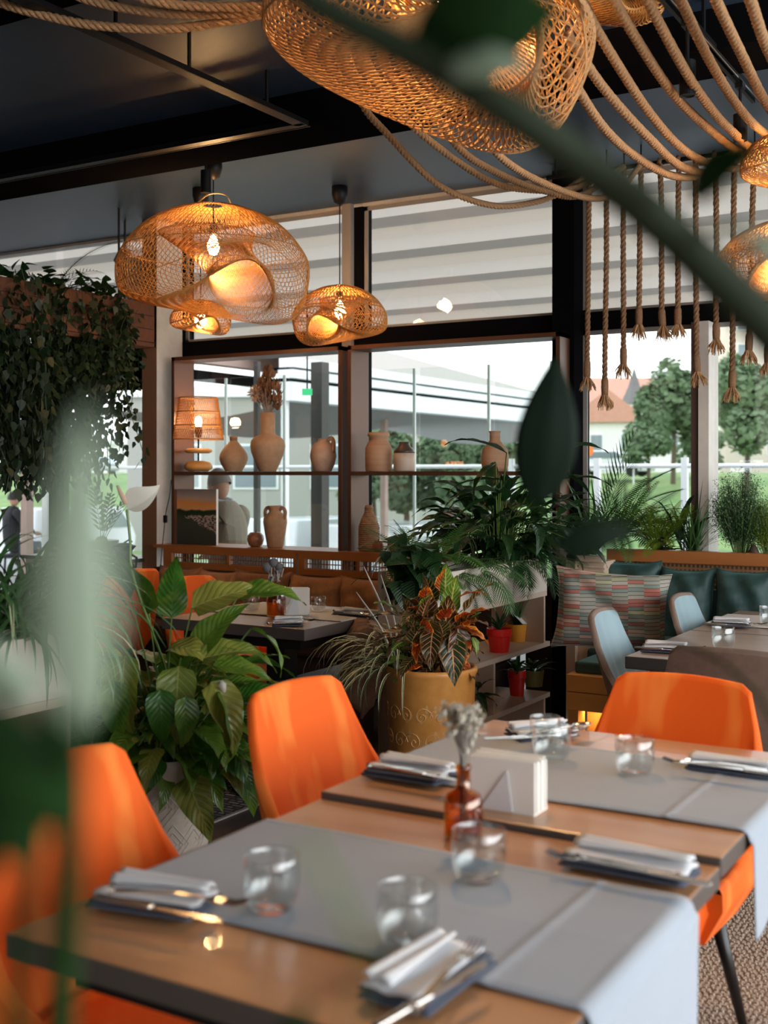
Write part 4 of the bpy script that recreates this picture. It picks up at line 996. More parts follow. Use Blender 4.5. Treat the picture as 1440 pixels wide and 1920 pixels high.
setting('at the far right of the nearest table', (1066, 1610), (1298, 1655), .085, .756, (1150, 1622), (1210, 1636), frot=PI+.05, krot=PI-.05, fl=1)
setting('left of the amber bottle on the second table', (702, 1445), (838, 1468), .10, .768, (775, 1448), (800, 1455), frot=.10, krot=-.06)
setting('at the right edge of the second table', (1296, 1434), (1460, 1456), .09, .768, (1345, 1436), (1390, 1445), frot=PI+.12, krot=PI-.04, fl=-1)
setting('behind the two tumblers on the second table', (960, 1386), (1070, 1376), .085, .768, (1030, 1374), (990, 1384), frot=.15, krot=-.15, spoonp=(1045, 1370))
setting('on the bare table beside the nearer blue chair', (1206, 1219), (1288, 1224), .10, .752, (1262, 1212), (1245, 1219), frot=.1, krot=-.08)
setting('on the ivory runner beside the farther blue chair', (1334, 1172), (1405, 1176), .09, .756, (1385, 1168), (1365, 1173), frot=.1, krot=-.08)
setting('before the amber thistle vase', (512, 1172), (568, 1172), .11, .752, (545, 1166), (560, 1168), frot=.5, krot=.3)
setting('behind the spider plant on the banquette table', (634, 1152), (705, 1160), .09, .752, (660, 1149), (675, 1153), frot=.1, krot=-.1)
def nap_block(label, p, rot, L, dp, h, n=9):
    t = thing('napkin_block', label, 'napkins', p, rot)
    MB().span((-L/2, -dp/2-.002, 0), (L/2, dp/2+.002, .004)).build('tray', M['paper'], t)
    for k in range(n):
        y = -dp/2+dp*(k+.5)/n; tl = .004*math.sin(k*2.1)
        q = MB(); q.span((-L/2+tl, y-dp/n*.42, .004), (L/2+tl, y+dp/n*.42, h+.003*math.sin(k*1.7))); q.build('paper_napkin', M['paper'], t, bevel=.001)
    MB().prism([(-L*.30, .004), (L*.18, .004), (L*.10, h*.80)], 1, -dp/2-.004, -dp/2-.002).build('front_plate', M['napwhite'], t)
nap_block('white paper napkin block behind the amber bottle on the second table', tz(958, 1524, .762)+Vector((-.02, .03, 0)), 0, .135, .058, .098)
nap_block('white paper napkin block on the banquette table', tz(552, 1152, .757), .5, .13, .045, .12)
def bottle(label, p, s, m_):
    t = thing('bottle_vase', label, 'vase', p)
    pr = [(0, 0), (.030, 0), (.035, .004), (.035, .062), (.030, .076), (.014, .086), (.012, .118), (.0145, .120), (.0145, .127), (.011, .127), (.010, .088), (.028, .072), (.032, .06), (.032, .006), (0, .005)]
    MB().lathe([(a*s, b*s) for a, b in pr], 32).build('glass_body', m_, t, smooth=True)
    return t
b1 = tz(869, 1568, .752); b1.y += .0; bottle('amber glass bottle holding cream dried flowers', b1, 1.0, M['amber'])
fl = thing('dried_flowers', 'cream dried flower bunch standing in the amber bottle', 'flowers', b1)
R_ = random.Random(3); st = MB(); hd = MB(); bl_ = MB()
top0 = .235
for k in range(34):
    a = R_.uniform(0, 2*PI); r0 = R_.uniform(0, .006); r1 = R_.uniform(.004, .042); h = top0-r1*R_.uniform(.1, .9)-R_.uniform(0, .02)
    tip = Vector((r1*math.cos(a)-.004, r1*math.sin(a), h)); st.tube([(r0*math.cos(a), r0*math.sin(a), .02), (r0*math.cos(a), r0*math.sin(a), .14), tip*.9+Vector((0, 0, .012)), tip], .0014, 4)
    for j in range(7):
        d = Vector((R_.gauss(0, 1), R_.gauss(0, 1), R_.gauss(.3, .8))).normalized(); c_ = tip+d*R_.uniform(.002, .011)
        u = d.orthogonal().normalized()*.0065; w_ = d.cross(u)*.7; bl_.poly([c_-u, c_-w_, c_+u+d*.004, c_+w_]); bl_.poly([c_+d*.003-w_, c_+u, c_+w_+d*.005, c_-u])
for k in range(9):
    a = -.6+k*.35; q = Vector((.030*math.cos(a), .03*math.sin(a)-.02, .16+.012*k % .05)); bl_.lathe([(0, -.007), (.006, 0), (.004, .006), (0, .009)], 8, q)
st.build('stems', M['drygrey'], fl); stuff(bl_.build('petals', M['dry'], fl))
b2 = tz(518, 1155, .757); bottle('small amber bottle holding grey thistles on the banquette table', b2, 1.25, M['amber'])
th = thing('dried_thistles', 'grey globe thistles standing in the small amber bottle', 'flowers', b2)
q = MB()
for px, py, r_ in ((513, 1055, .021), (501, 1064, .022), (523, 1062, .018), (520, 1072, .014), (507, 1086, .012), (524, 1070, .012)):
    tp = at(px, py, (b2-Vector((0, 0, CH))).x*-SN+b2.y*CS)-b2
    cv_ = crom([(0, 0, .05), (0, 0, .16), tp*.75+Vector((.004, 0, .02)), tp], 8); q.tube(cv_, .0028, 5)
    h = MB(); h.lathe([(r_*math.sin(a*PI/8), -r_*math.cos(a*PI/8)) for a in range(9)], 12, tp); h.build('thistle_head', M['thistle'], th, smooth=True)
    for k in range(3):
        p_ = tp*.55+Vector((R_.uniform(-.02, .02), R_.uniform(-.02, .02), R_.uniform(.02, .08))); q.tube([p_*.9, p_+Vector((R_.uniform(-.02, .02), 0, .02))], .004, 4)
q.build('stems', M['drygrey'], th)

# ------------------------------------------------------------------ ornaments on the window shelves
SY = 6.12
def vase(name, label, px, pb, prof_px, m_, cat='vase', Y=SY, z=None, n=40, s_extra=1.0):
    """prof_px: (half width, height above the base) in photo pixels at that depth"""
    p = at_y(px, pb, Y); D = (p.x*-SN+p.y*CS); k = D/FPX
    if z is not None: p.z = z
    t = thing(name, label, cat, p)
    pr = [(0, 0)]+[(a*k, b*k) for a, b in prof_px]
    a, b = prof_px[-1]; pr += [(a*k*.85, b*k), (a*k*.8, b*k-.03), (0, b*k-.035)]
    MB().lathe(pr, n).build('body', m_, t, smooth=True)
    return t, k
zs, zl = 1.411, .926
vase('round_vase', 'sand clay bulb vase with narrow flared neck next to the table lamp', 438, 885, [(16, 0), (17, 3), (24, 14), (27, 24), (26, 32), (20, 42), (12, 51), (7, 57), (6, 60), (9, 66)], M['clay'], z=zs)
tv, kv = vase('tall_vase', 'large sand clay vase with cylindrical neck holding a dried bouquet', 502, 885, [(16, 0), (17, 2), (24, 18), (31, 36), (33, 48), (31, 58), (24, 65), (15, 69), (14, 72), (14, 110)], M['clay'], z=zs)
tj, kj = vase('jug', 'blush clay jug with one loop handle on the left shelf', 606, 885, [(16, 0), (17, 3), (22, 14), (25, 28), (23, 42), (17, 52), (11, 56), (10, 60), (12, 62)], M['clay2'], z=zs)
MB().tube([Vector(q)*kj for q in crom([(11, 0, 58), (18, 0, 62), (23, 0, 55), (23, 0, 42), (21, 0, 36)], 12)], 4.2*kj, 8).build('handle', M['clay2'], tj, smooth=True)
vase('ribbed_jar', 'tall ribbed brown jar with flared rim on the middle shelf', 710, 885, [(24, 0), (25, 2), (25.5, 30), (25, 44), (20, 54), (17, 58), (17, 61), (19, 65), (21, 67), (20, 72), (18, 73)], M['clay3'], z=zs)
tb_, kb = vase('two_tone_jar', 'cream jar with dark brown shoulder and neck next to the ribbed jar', 758, 885, [(19, 0), (20, 2), (20.5, 20), (20.4, 34)], M['cream'], z=zs)
MB().lathe([(20.5*kb, 34*kb), (19*kb, 39*kb), (12*kb, 46*kb), (10*kb, 50*kb), (10*kb, 55*kb), (0, 55*kb)], 40).build('glazed_neck', M['darkneck'], tb_, smooth=True)
vase('brown_vase', 'rounded brown vase with narrow neck behind the big lily leaves', 928, 885, [(22, 0), (25, 10), (26, 26), (24, 40), (14, 52), (10, 58), (10, 72), (12, 75)], M['clay3'], z=zs)
tu, ku = vase('handled_urn', 'sand clay urn with two loop handles on the left window ledge', 516, 1026, [(14, 0), (15, 2), (19, 24), (22.5, 46), (22, 54), (16, 62), (11.5, 66), (12, 74), (14, 78)], M['clay'], z=zl, Y=6.08)
for s_ in (-1, 1):
    MB().tube([Vector(q)*ku for q in crom([(s_*11, 0, 71), (s_*18, 0, 74), (s_*23, 0, 68), (s_*22.5, 0, 58), (s_*20, 0, 54)], 12)], 3.4*ku, 8).build('handle', M['clay'], tu, smooth=True)
tu, ku = vase('white_urn', 'chalk white urn with two loop handles behind the fern', 846, 1030, [(16, 0), (17, 2), (19, 30), (20, 46), (17, 56), (15, 72), (16, 79)], mat('chalk_white_clay', (.62, .52, .45), .7), z=zl, Y=6.08)
for s_ in (-1, 1):
    MB().tube([Vector(q)*ku for q in crom([(s_*14, 0, 72), (s_*20, 0, 82), (s_*26, 0, 78), (s_*25, 0, 66), (s_*17, 0, 56)], 12)], 3.2*ku, 8).build('handle', M['cream'], tu, smooth=True)
t, k = vase('woven_bottle', 'bottle wrapped in woven seagrass on the middle window ledge', 692, 1031, [(18, 0), (19, 2), (19.5, 20), (19, 44), (15, 60), (9, 70), (7.5, 76), (7, 86)], M['wick'], z=zl, Y=6.08)
for j in range(22):
    h = (3+j*3.7)*k; r_ = (19.4 if h < 46*k else max(7.6, 19.4-(h/k-46)*.42))*k
    MB().tube([(r_*math.cos(a*PI/9), r_*math.sin(a*PI/9), h+.002*math.sin(a*2)) for a in range(19)], .0045, 5).build('coil', M['wick'], t, smooth=True)
def apple(label, px, pb, r_, cut=False):
    t, k = vase('wooden_apple', label, px, pb, [(r_*.55, 0), (r_*.85, r_*.3), (r_, r_*.85), (r_*.95, r_*1.3), (r_*.6, r_*1.68), (r_*.25, r_*1.66), (r_*.1, r_*1.5)], M['apple'], 'ornament', z=zl, Y=6.07)
    MB().tube([(0, 0, r_*1.4*k), (.004, 0, r_*1.95*k)], .004, 5).build('stalk', M['stemb'], t)
apple('dark striped wooden apple at the foot of the handled urn', 479, 1027, 16)
apple('small striped wooden apple against the woven bottle', 709, 1033, 12)
apple('larger striped wooden apple right of the woven bottle', 742, 1033, 16)
# dried bouquet
p = tv.location.copy(); t = thing('dried_bouquet', 'brown dried bouquet with thistles standing in the tall vase', 'flowers', p)
R_ = random.Random(8); q = MB(); pet = MB()
for px, py, r_ in ((503, 712, 24), (498, 745, 22), (514, 735, 22), (520, 755, 14), (503, 700, 15), (490, 722, 13)):
    c_ = at_y(px, py, SY)-p; rr = r_*kv
    for j in range(90):
        d = Vector((R_.gauss(0, 1), R_.gauss(0, .6), R_.gauss(0, 1.2))).normalized(); b0 = c_+Vector((d.x*rr*.8, d.y*rr*.6, d.z*rr*.9))*R_.uniform(.5, 1)
        up = (d*.6+Vector((0, 0, 1))).normalized()*R_.uniform(.02, .04); w_ = up.cross(d).normalized()*R_.uniform(.006, .012)
        pet.poly([b0-up*.5, b0-w_, b0+up, b0+w_])
    q.tube([(0, 0, .30), (0, 0, 110*kv), c_], .004, 5)
for j in range(40):
    a = R_.uniform(-1, 1); h = R_.uniform(.5, 1); tp = Vector((a*.09, R_.uniform(-.04, .04), 118*kv+h*.16)); q.tube([(a*.02, 0, 105*kv), tp*.9, tp], .002, 4)
    for m_ in range(5): 
        b0 = tp+Vector((R_.uniform(-.012, .012), R_.uniform(-.01, .01), R_.uniform(-.05, .01))); pet.poly([b0, b0+Vector((.006, 0, .012)), b0+Vector((0, .004, .024)), b0+Vector((-.006, 0, .012))])
q.build('stems', M['drygrey'], t); stuff(pet.build('petals', M['dried'], t))
pu = MB(); c_ = at_y(478, 738, SY-.03)-p
for j in range(260):
    d = Vector((R_.gauss(0, 1), R_.gauss(0, .5), R_.gauss(0, 1))).normalized(); b0 = c_+d*.045*R_.uniform(.2, 1); w_ = d.orthogonal()*.003; pu.poly([b0-w_, b0+w_, b0+d*.022])
stuff(pu.build('puff', mat('pale_puff', (.6, .38, .24), .9, transl=.3), t))
# table lamp
p = at_y(372, 885, SY); p.z = zs; k = (p.x*-SN+p.y*CS)/FPX
t = thing('table_lamp', 'lit table lamp with woven rattan shade and wooden disc base', 'lamp', p)
MB().lathe([(0, 0), (18*k, 0), (26*k, 5*k), (27*k, 10*k), (22*k, 17*k), (10*k, 20*k), (0, 20*k)], 32, sx=1).build('base', M['pine'], t, smooth=True)
MB().lathe([(0, 34*k), (20*k, 34*k), (26*k, 37*k), (26*k, 40*k), (20*k, 43*k), (0, 43*k)], 32).build('disc', M['pine'], t, smooth=True)
MB().tube([(0, 0, 19*k), (0, 0, 78*k)], .006, 8).build('pole', M['black'], t)
MB().lathe([(5*k, 64*k), (8*k, 76*k), (6*k, 84*k)], 16).build('socket', M['bronze'], t)
MB().lathe([(0, 80*k), (5*k, 84*k), (7*k, 94*k), (5*k, 101*k), (0, 104*k)], 16).build('bulb', M['bulb'], t, smooth=True)
q = MB(); z0, z1, r0, r1 = 60*k, 138*k, 47*k, 36*k
for j in range(64):
    for s_ in (-1, 1):
        q.tube([((r0+(r1-r0)*v/14)*math.cos(j*PI/32+s_*v*.055), (r0+(r1-r0)*v/14)*math.sin(j*PI/32+s_*v*.055), z0+(z1-z0)*v/14) for v in range(15)], .0015, 3, False)
q.build('shade_weave', M['rattan'], t)
for v in (0, .33, .66, 1): MB().tube([((r0+(r1-r0)*v)*math.cos(a*PI/16), (r0+(r1-r0)*v)*math.sin(a*PI/16), z0+(z1-z0)*v) for a in range(33)], .0042, 5).build('hoop', M['rattan'], t, smooth=True)
for a in range(3): MB().tube([(0, 0, 78*k), (r0*math.cos(a*2.1+.3)*.99, r0*math.sin(a*2.1+.3)*.99, 78*k)], .002, 4).build('spoke', M['black'], t)
def bulb_light(p_, e_, parent, r_=.035):
    l = bpy.data.lights.new('bulb_light', 'POINT'); l.energy = e_; l.color = (1, .56, .22); l.shadow_soft_size = r_
    o = bpy.data.objects.new('bulb_light', l); col.objects.link(o); o.parent = parent; o.location = p_
bulb_light((0, 0, 96*k), 6, t)

# pots on the divider shelves
def pot(name, label, p, r0, r1, h, m_, cat='pot', rim=True):
    t = thing(name, label, cat, p)
    pr = [(0, 0), (r0, 0), (r0+(r1-r0)*.6, h*.6)]+([(r1*.93, h*.68), (r1*1.0, h*.70)] if rim else [])+[(r1, h), (r1*.92, h), (r1*.9, h*.9), (0, h*.88)]
    MB().lathe(pr, 30).build('pot', m_, t, smooth=False)
    MB().lathe([(r1*.9, h*.86), (r1*.9, h*.9), (0, h*.91)], 20).build('soil', M['soil'], t)
    return t
xs_ = -2.47
# ------------------------------------------------------------------ pendants
def gauss(x, w_): 
    x = (x+PI) % (2*PI)-PI
    return math.exp(-(x/w_)**2)
def shade_fn(mir=1, tw=1.0):
    """rattan dome folding inwards through a round mouth; angle 0 = to the viewer's right, -y = towards the viewer"""
    def S(th, t):
        a = th if mir > 0 else PI-th
        e = Vector((math.cos(a), math.sin(a), 0)); gF = gauss(a+1.0, .75); sn = math.sin(a)
        zb = -.92-.15*gauss(a-.6, 1.1)*tw+.36*gF*tw
        Z = lambda v, z: Vector((v.x, v.y, z))
        Mo = Vector((.34, -.40, 0))+e*.33
        keys = [Z(e*.11, 0), Z(e*.40, -.05), Z(e*.72, -.20), Z(e*.94, -.43), Z(e*1.0, -.64+.16*gF), Z(e*.93, zb+.10), Z((e*.80).lerp(Mo, .30), zb), Z((e*.6).lerp(Mo, .8), zb*.4+(-.80-.22*sn)*.6-.015), Z(Mo, -.78-.20*sn), Z(Vector((.24, -.24, 0))+e*.29, -.62-.14*sn), Z(Vector((.05, -.05, 0))+e*.36, -.42-.05*sn), Z(Vector((-.08, .05, 0))+e*.50, -.25)]
        n = len(keys)-1; x = min(t, .9999)*n; i = int(x); f = x-i
        g = lambda k: keys[max(0, min(n, k))]
        A, B, C_, D_ = g(i-1), g(i), g(i+1), g(i+2)
        v = .5*((2*B)+(C_-A)*f+(2*A-5*B+4*C_-D_)*f*f+(3*B-A-3*C_+D_)*f**3)
        if mir < 0: v.x = -v.x
        return v
    return S
def pendant(label, cpx, cpy, D, R, n=100, tw=1.0, mir=1, m_=None, cap=True, power=24, strip=.0022, tilt=0, group=None, capxy=None, twist=1.7, rotz=None, step=50, hs=1.0):
    top = at(cpx, cpy, D)
    rz = YAW if rotz is None else rotz
    t = thing('rattan_pendant', label, 'lamp', top, rz, group)
    S = shade_fn(mir, tw); Rm = Matrix.Rotation(tilt, 3, 'Y')
    m_ = m_ or M['rattan']
    def P(th, v): p = S(th, v)*R; p.z *= hs; return Rm @ p
    for s_ in (-1, 1):
        q = MB()
        for j in range(n):
            th0 = 2*PI*j/n
            q.tube([P(th0+s_*twist*(v/step-.2), v/step) for v in range(step+1)], strip, 3, False)
        q.build('shade_weave', m_, t)
    for v in (0, .27, .42, .73, 1.0):
        MB().tube([P(a*PI/28, v) for a in range(57)], strip*(1.5 if v not in (0,) else 2.2), 4, False).build('hoop', m_, t)
    h = -R*.30
    MB().tube([(0, 0, h+.03), (0, 0, CZ-top.z-.005)], .0035, 6).build('cord', M['black'], t)
    MB().lathe([(.0, h+.05), (.02, h+.05), (.022, h-.0), (.0, h-.0)], 14).build('socket', M['black'], t)
    MB().lathe([(0, h), (.014, h-.01), (.032, h-.05), (.034, h-.075), (.02, h-.105), (0, h-.115)], 16).build('bulb', M['bulb'], t, smooth=True)
    MB().lathe([(0, CZ-top.z-.115), (.035, CZ-top.z-.10), (.048, CZ-top.z-.05), (.048, CZ-top.z-.004), (0, CZ-top.z-.004)], 20).build('canopy', M['black'], t, smooth=True)
    bulb_light((0, 0, h-.06), power, t, .05)
    return t
p1 = pendant('largest rattan pendant in full view, over the banquette', 400, 386, 6.35, .52, 104, tw=1.0, power=43, strip=.0016, hs=1.12)
MB().tube(crom([(-.09, -.03, .0), (-.02, -.03, .055), (.07, -.02, .055), (.10, 0, .0)], 12), .004, 6).build('loop', M['rattan2'], p1)
pendant('mid-size rattan pendant hanging on a long cord before the window mullion', 637, 536, 6.95, .281, 60, tw=1.0, mir=-1, power=24, strip=.0024, hs=1.15)
pendant('small rattan pendant half behind the largest one', 376, 563, 7.0, .18, 44, tw=1.0, power=18, strip=.0024, hs=1.05)
pendant('huge rattan pendant at the top of the photo behind the leaf stem', 835, -130, 3.55, .50, 84, tw=1.5, mir=1, power=150, strip=.0034, m_=M['rattan2'], tilt=.17, hs=1.0)
pendant('rattan pendant cut off by the top edge, right of the huge one', 1150, -115, 3.9, .19, 44, tw=.8, power=21, strip=.0032, hs=1.3)
pendant('rattan pendant cut by the right edge, upper of the two', 1470, 250, 4.6, .165, 50, tw=1.0, power=21, strip=.0022, m_=M['rattan2'], hs=1.2)
pendant('pale rattan pendant cut by the right edge, lower of the two', 1478, 414, 4.2, .255, 76, tw=1.0, mir=-1, power=24, strip=.0020, m_=M['rattan2'], hs=1.05)
# light tracks and spots
t = thing('light_track', 'black L-shaped light track under the dark ceiling at left', 'track', (-2.96, 4.25, 2.93))
MB().span((-2.985, -1.5, 2.93), (-2.935, 4.25, 2.955)).span((-8, 4.225, 2.93), (-2.935, 4.275, 2.955)).build('rail', M['black'], t, world=True)
t2 = MB().span((-2.93, -1.5, 2.928), (-2.925, 4.25, 2.934)).span((-8, 4.277, 2.928), (-2.93, 4.282, 2.934)).build('lip', M['black'], t, world=True)
for y in (3.1, 3.5, 4.0): MB().tube([(-2.96, y, 2.95), (-2.96, y, 3.1)], .008, 6).build('hanger', M['black'], t, world=True)
for x in (-4.2, -5.6): MB().tube([(x, 4.25, 2.95), (x, 4.25, 2.96)], .012, 6).build('hanger', M['black'], t, world=True)
t = thing('light_track', 'black light track running away under the ceiling at upper right', 'track', (-1.17, 4.4, 2.95))
for dx in (-.014, .014): MB().span((-1.17+dx-.007, 1.0, 2.945), (-1.17+dx+.007, 5.0, 2.965)).build('rail', M['black'], t, world=True)
MB().span((-1.155, 1.0, 2.940), (-1.15, 5.0, 2.946)).build('lip', M['steel'], t, world=True)
for y in (1.6, 3.0, 4.2): MB().tube([(-1.17, y, 2.96), (-1.17, y, 3.1)], .008, 6).build('hanger', M['black'], t, world=True)
def spot(label, px, py0, pyc, pyb, D, lit=True):
    a = at(px, pyb, D); b_ = at(px, pyc, D); c_ = at(px, py0, D)
    t = thing('spotlight', label, 'lamp', a)
    h = b_.z-a.z; H = 2.945-a.z
    MB().lathe([(.022, .004), (.024, 0), (.0275, 0), (.0275, h), (0, h)], 20).build('barrel', M['black'], t, smooth=False)
    MB().tube([(0, 0, h), (0, 0, H)], .0065, 8).build('stem', M['black'], t)
    MB().box((0, 0, H-.01), (.03, .05, .02)).build('adapter', M['black'], t)
    MB().lathe([(0, .006), (.022, .006)], 18).build('lens', emis('spot_lens', (1, .72, .45), 9), t)
    l = bpy.data.lights.new('spot_beam', 'SPOT'); l.energy = 9; l.color = (1, .75, .5); l.spot_size = 1.0; l.shadow_soft_size = .02
    o = bpy.data.objects.new('spot_beam', l); col.objects.link(o); o.parent = t; o.location = (0, 0, -.01)
q = at_x(1286, 178, -1.17); spot('black ceiling spotlight with lit end between the ropes, nearer', 1289, 55, 115, 180, q.x*-SN+q.y*CS)
q = at_x(1388, 262, -1.17); spot('black ceiling spotlight between the ropes, farther', 1388, 150, 215, 264, q.x*-SN+q.y*CS)
t = thing('spotlight', 'black cylinder spotlight above the largest rattan pendant', 'lamp', at_y(386, 362, 4.9))
MB().lathe([(.024, 0), (.028, 0), (.028, .12), (0, .12)], 20).build('barrel', M['black'], t)
MB().tube([(0, 0, .12), (0, 0, CZ-t.location.z)], .006, 6).build('stem', M['black'], t)
q = at_y(377, 390, 5.7)
t = thing('ceiling_cap', 'black cord cap below the cylinder spotlight', 'cap', q)
MB().lathe([(0, -.0), (.04, .02), (.052, .08), (.0, .09)], 18).tube([(0, 0, .08), (0, 0, CZ-q.z)], .005, 6).build('cap', M['black'], t)

# ------------------------------------------------------------------ ropes
def twist_rope(pts, r_, pitch, n=5, per=9):
    L = sum((pts[i+1]-pts[i]).length for i in range(len(pts)-1)); step = pitch/per
    out = []; acc = 0; i = 0; seg = 0.0
    k = int(L/step); res = []
    cum = [0]
    for a, b in zip(pts[:-1], pts[1:]): cum.append(cum[-1]+(b-a).length)
    j = 0
    for s_ in range(k+1):
        d = s_*step
        while j < len(cum)-2 and cum[j+1] < d: j += 1
        f = (d-cum[j])/max(1e-9, cum[j+1]-cum[j]); res.append(pts[j].lerp(pts[j+1], f))
    q = MB(); u = None; fr = []
    for s_ in range(len(res)):
        t_ = (res[min(s_+1, len(res)-1)]-res[max(0, s_-1)]).normalized()
        if u is None: u = t_.orthogonal().normalized()
        u = (u-t_*u.dot(t_)).normalized(); fr.append((u.copy(), t_.cross(u)))
    for c_ in range(3):
        P_ = []
        for s_ in range(len(res)):
            a = 2*PI*(s_/per+c_/3); P_.append(res[s_]+(fr[s_][0]*math.cos(a)+fr[s_][1]*math.sin(a))*r_*.48)
        q.tube(P_, r_*.58, n, False)
    return q
RY = 5.92
rl = thing('rope_rail', 'thin black rail under the ceiling carrying the hanging ropes', 'rail', (-1, RY, 3.03))
MB().tube([(-2.5, RY, 3.0), (.3, RY, 3.0)], .012, 8).build('rail', M['black'], rl, world=True)
for x in (-2.45, -1.2, .2): MB().tube([(x, RY, 3.0), (x, RY, CZ)], .008, 6).build('bracket', M['black'], rl, world=True)
hang = [(1105, 1101, 732, 0), (1137, 1134, 766, 0), (1170, 1169, 708, 0), (1202, 1198, 634, 0), (1238, 1241, 637, 4), (1273, 1271, 634, 0), (1305, 1306, 723, 4), (1341, 1343, 662, 0), (1377, 1373, 752, -2), (1415, 1405, 682, -2), (1449, 1440, 705, 0)]
ords = ['nearest the window post', 'second from the window post', 'third from the window post', 'fourth from the window post, short', 'fifth from the window post, short', 'sixth from the window post, short', 'before the right mullion', 'short, just right of the mullion', 'longest of the right-hand ropes', 'short, behind the pale pendant', 'cut by the right edge of the photo']
hx_ = []
for i, (pa, pb, py, off) in enumerate(hang):
    A = at_y(pa, 320, RY); A.z = 2.99; B = at_y(pb, py-46, RY); x2 = at_y(pb+off, py, RY).x; Cc = Vector((x2, RY, at_y(pb, py, RY).z)); hx_.append(A)
    t = thing('hanging_rope', 'hanging jute rope with tasselled end, '+ords[i], 'rope', A, 0, 'ropes hanging from the black rail')
    pl = crom([A, A.lerp(B, .4)+Vector((.004*math.sin(i*2), 0, 0)), A.lerp(B, .8), B], 30)
    q = twist_rope(pl, .0148, .085); q.tube([A+Vector((0, .02, .0)), A+Vector((0, .014, .02)), A+Vector((0, -.014, .02)), A+Vector((0, -.02, -.0))], .012, 6)
    q.build('cord', M['rope2'], t, world=True, smooth=True)
    mid = B.lerp(Cc, .45)
    MB().tube(crom([B+Vector((0, 0, .03)), B, mid], 6), [.014, .018, .0195, .019, .020, .019, .018], 10).build('binding', M['rope2'], t, world=True, smooth=True)
    q = MB(); R_ = random.Random(i)
    for k in range(46):
        a = R_.uniform(0, 2*PI); r0 = R_.uniform(0, .016); sp_ = R_.uniform(.2, 1)**.6*.048; e = Cc+Vector((sp_*math.cos(a), sp_*math.sin(a), R_.uniform(-.012, .03)))
        s0 = mid+Vector((r0*math.cos(a), r0*math.sin(a), 0)); m1_ = s0.lerp(e, .6)+Vector((math.cos(a)*.006, math.sin(a)*.006, -.004))
        q.tube([s0, m1_, e], [.0036, .003, .0018], 4)
    q.build('tassel', M['rope'], t, world=True)
def drape(label, pts, hook=True, r_=.0165):
    P_ = [at(*p_) if len(p_) == 3 and p_[0] > 3 or len(p_) == 3 and isinstance(p_, tuple) else p_ for p_ in pts]
    t = thing('draped_rope', label, 'rope', P_[0], 0, None)
    twist_rope(crom(P_, 70), r_, .075, 6, 9).build('cord', M['rope'], t, world=True, smooth=True)
    for a in (P_[0], P_[-1]): MB().tube([a, Vector((a.x, a.y, CZ))], .004, 5).build('hook', M['black'], t, world=True)
def rail_pt(px): v = at_y(px, 320, RY-.02); v.z = 3.0; return v
drape('draped rope with the lowest sag, lower right before the window', [(1060, 130, 3.7), (1130, 237, 4.1), (1190, 292, 4.5), (1259, 329, 4.9), (1320, 326, 5.4), rail_pt(1377)])
drape('draped rope, second from lowest at upper right', [(1060, 60, 3.5), (1134, 168, 3.9), (1216, 258, 4.3), (1281, 314, 4.8), (1345, 321, 5.3), rail_pt(1415)])
drape('draped rope, third from lowest at upper right', [(1060, -60, 3.4), (1130, 75, 3.7), (1216, 209, 4.2), (1281, 280, 4.6), (1345, 312, 5.1), (1400, 312, 5.5), rail_pt(1449)])
drape('draped rope emerging under the cut-off pendant', [(1120, -70, 3.3), (1175, 43, 3.6), (1259, 172, 4.1), (1324, 237, 4.5), (1377, 278, 4.9), (1430, 296, 5.3), rail_pt(1480)])
drape('draped rope crossing the nearer spotlight', [(1180, -75, 3.3), (1222, 17, 3.5), (1302, 161, 4.0), (1367, 241, 4.5), (1430, 284, 5.0), rail_pt(1520)])
drape('draped rope crossing the light track', [(1238, -85, 3.2), (1278, 4, 3.5), (1334, 120, 3.9), (1388, 205, 4.3), (1436, 252, 4.7), (1500, 290, 5.2), rail_pt(1560)])
drape('draped rope before the farther spotlight', [(1310, -80, 3.1), (1345, 6, 3.4), (1388, 97, 3.7), (1440, 198, 4.1), (1500, 262, 4.6), rail_pt(1600)])
drape('draped rope at the top right corner', [(1370, -80, 3.0), (1405, -5, 3.2), (1440, 93, 3.5), (1500, 200, 4.0), (1580, 280, 4.6), rail_pt(1650)])
drape('draped rope with the deepest sag below the huge pendant', [(640, 110, 4.5), (680, 197, 4.7), (720, 245, 4.85), (820, 345, 5.2), (920, 385, 5.5), (1000, 380, 5.7), (1050, 362, 5.8), (1085, 340, 5.85), rail_pt(1105)], r_=.0150)
drape('draped rope just above the deepest one below the huge pendant', [(680, 100, 4.3), (735, 195, 4.5), (820, 275, 4.8), (920, 340, 5.2), (1000, 357, 5.5), (1080, 352, 5.75), rail_pt(1137)], r_=.0150)
drape('draped rope third below the huge pendant', [(800, 190, 4.2), (865, 282, 4.5), (945, 330, 4.9), (1020, 358, 5.3), (1090, 366, 5.6), rail_pt(1170)], r_=.0150)
drape('draped rope fourth below the huge pendant, ending by the post', [(880, 220, 4.1), (945, 300, 4.4), (1030, 348, 4.9), (1110, 372, 5.4), (1160, 358, 5.75), rail_pt(1202)], r_=.0150)
drape('draped rope at top left, lowest of the three', [(-60, -25, 3.9), (0, 5, 3.9), (75, 27, 3.9), (175, 47, 3.9), (310, 54, 3.9), (425, 40, 3.95), (540, 14, 4.0), (600, -15, 4.0)], r_=.0155)
drape('draped rope at top left, middle of the three', [(100, -30, 3.8), (165, 0, 3.8), (280, 22, 3.8), (400, 27, 3.85), (540, 12, 3.9), (610, -20, 3.95)], r_=.0150)
drape('draped rope at top left, uppermost of the three', [(220, -30, 3.7), (280, 0, 3.7), (400, 13, 3.75), (540, 6, 3.8), (620, -25, 3.85)], r_=.0150)
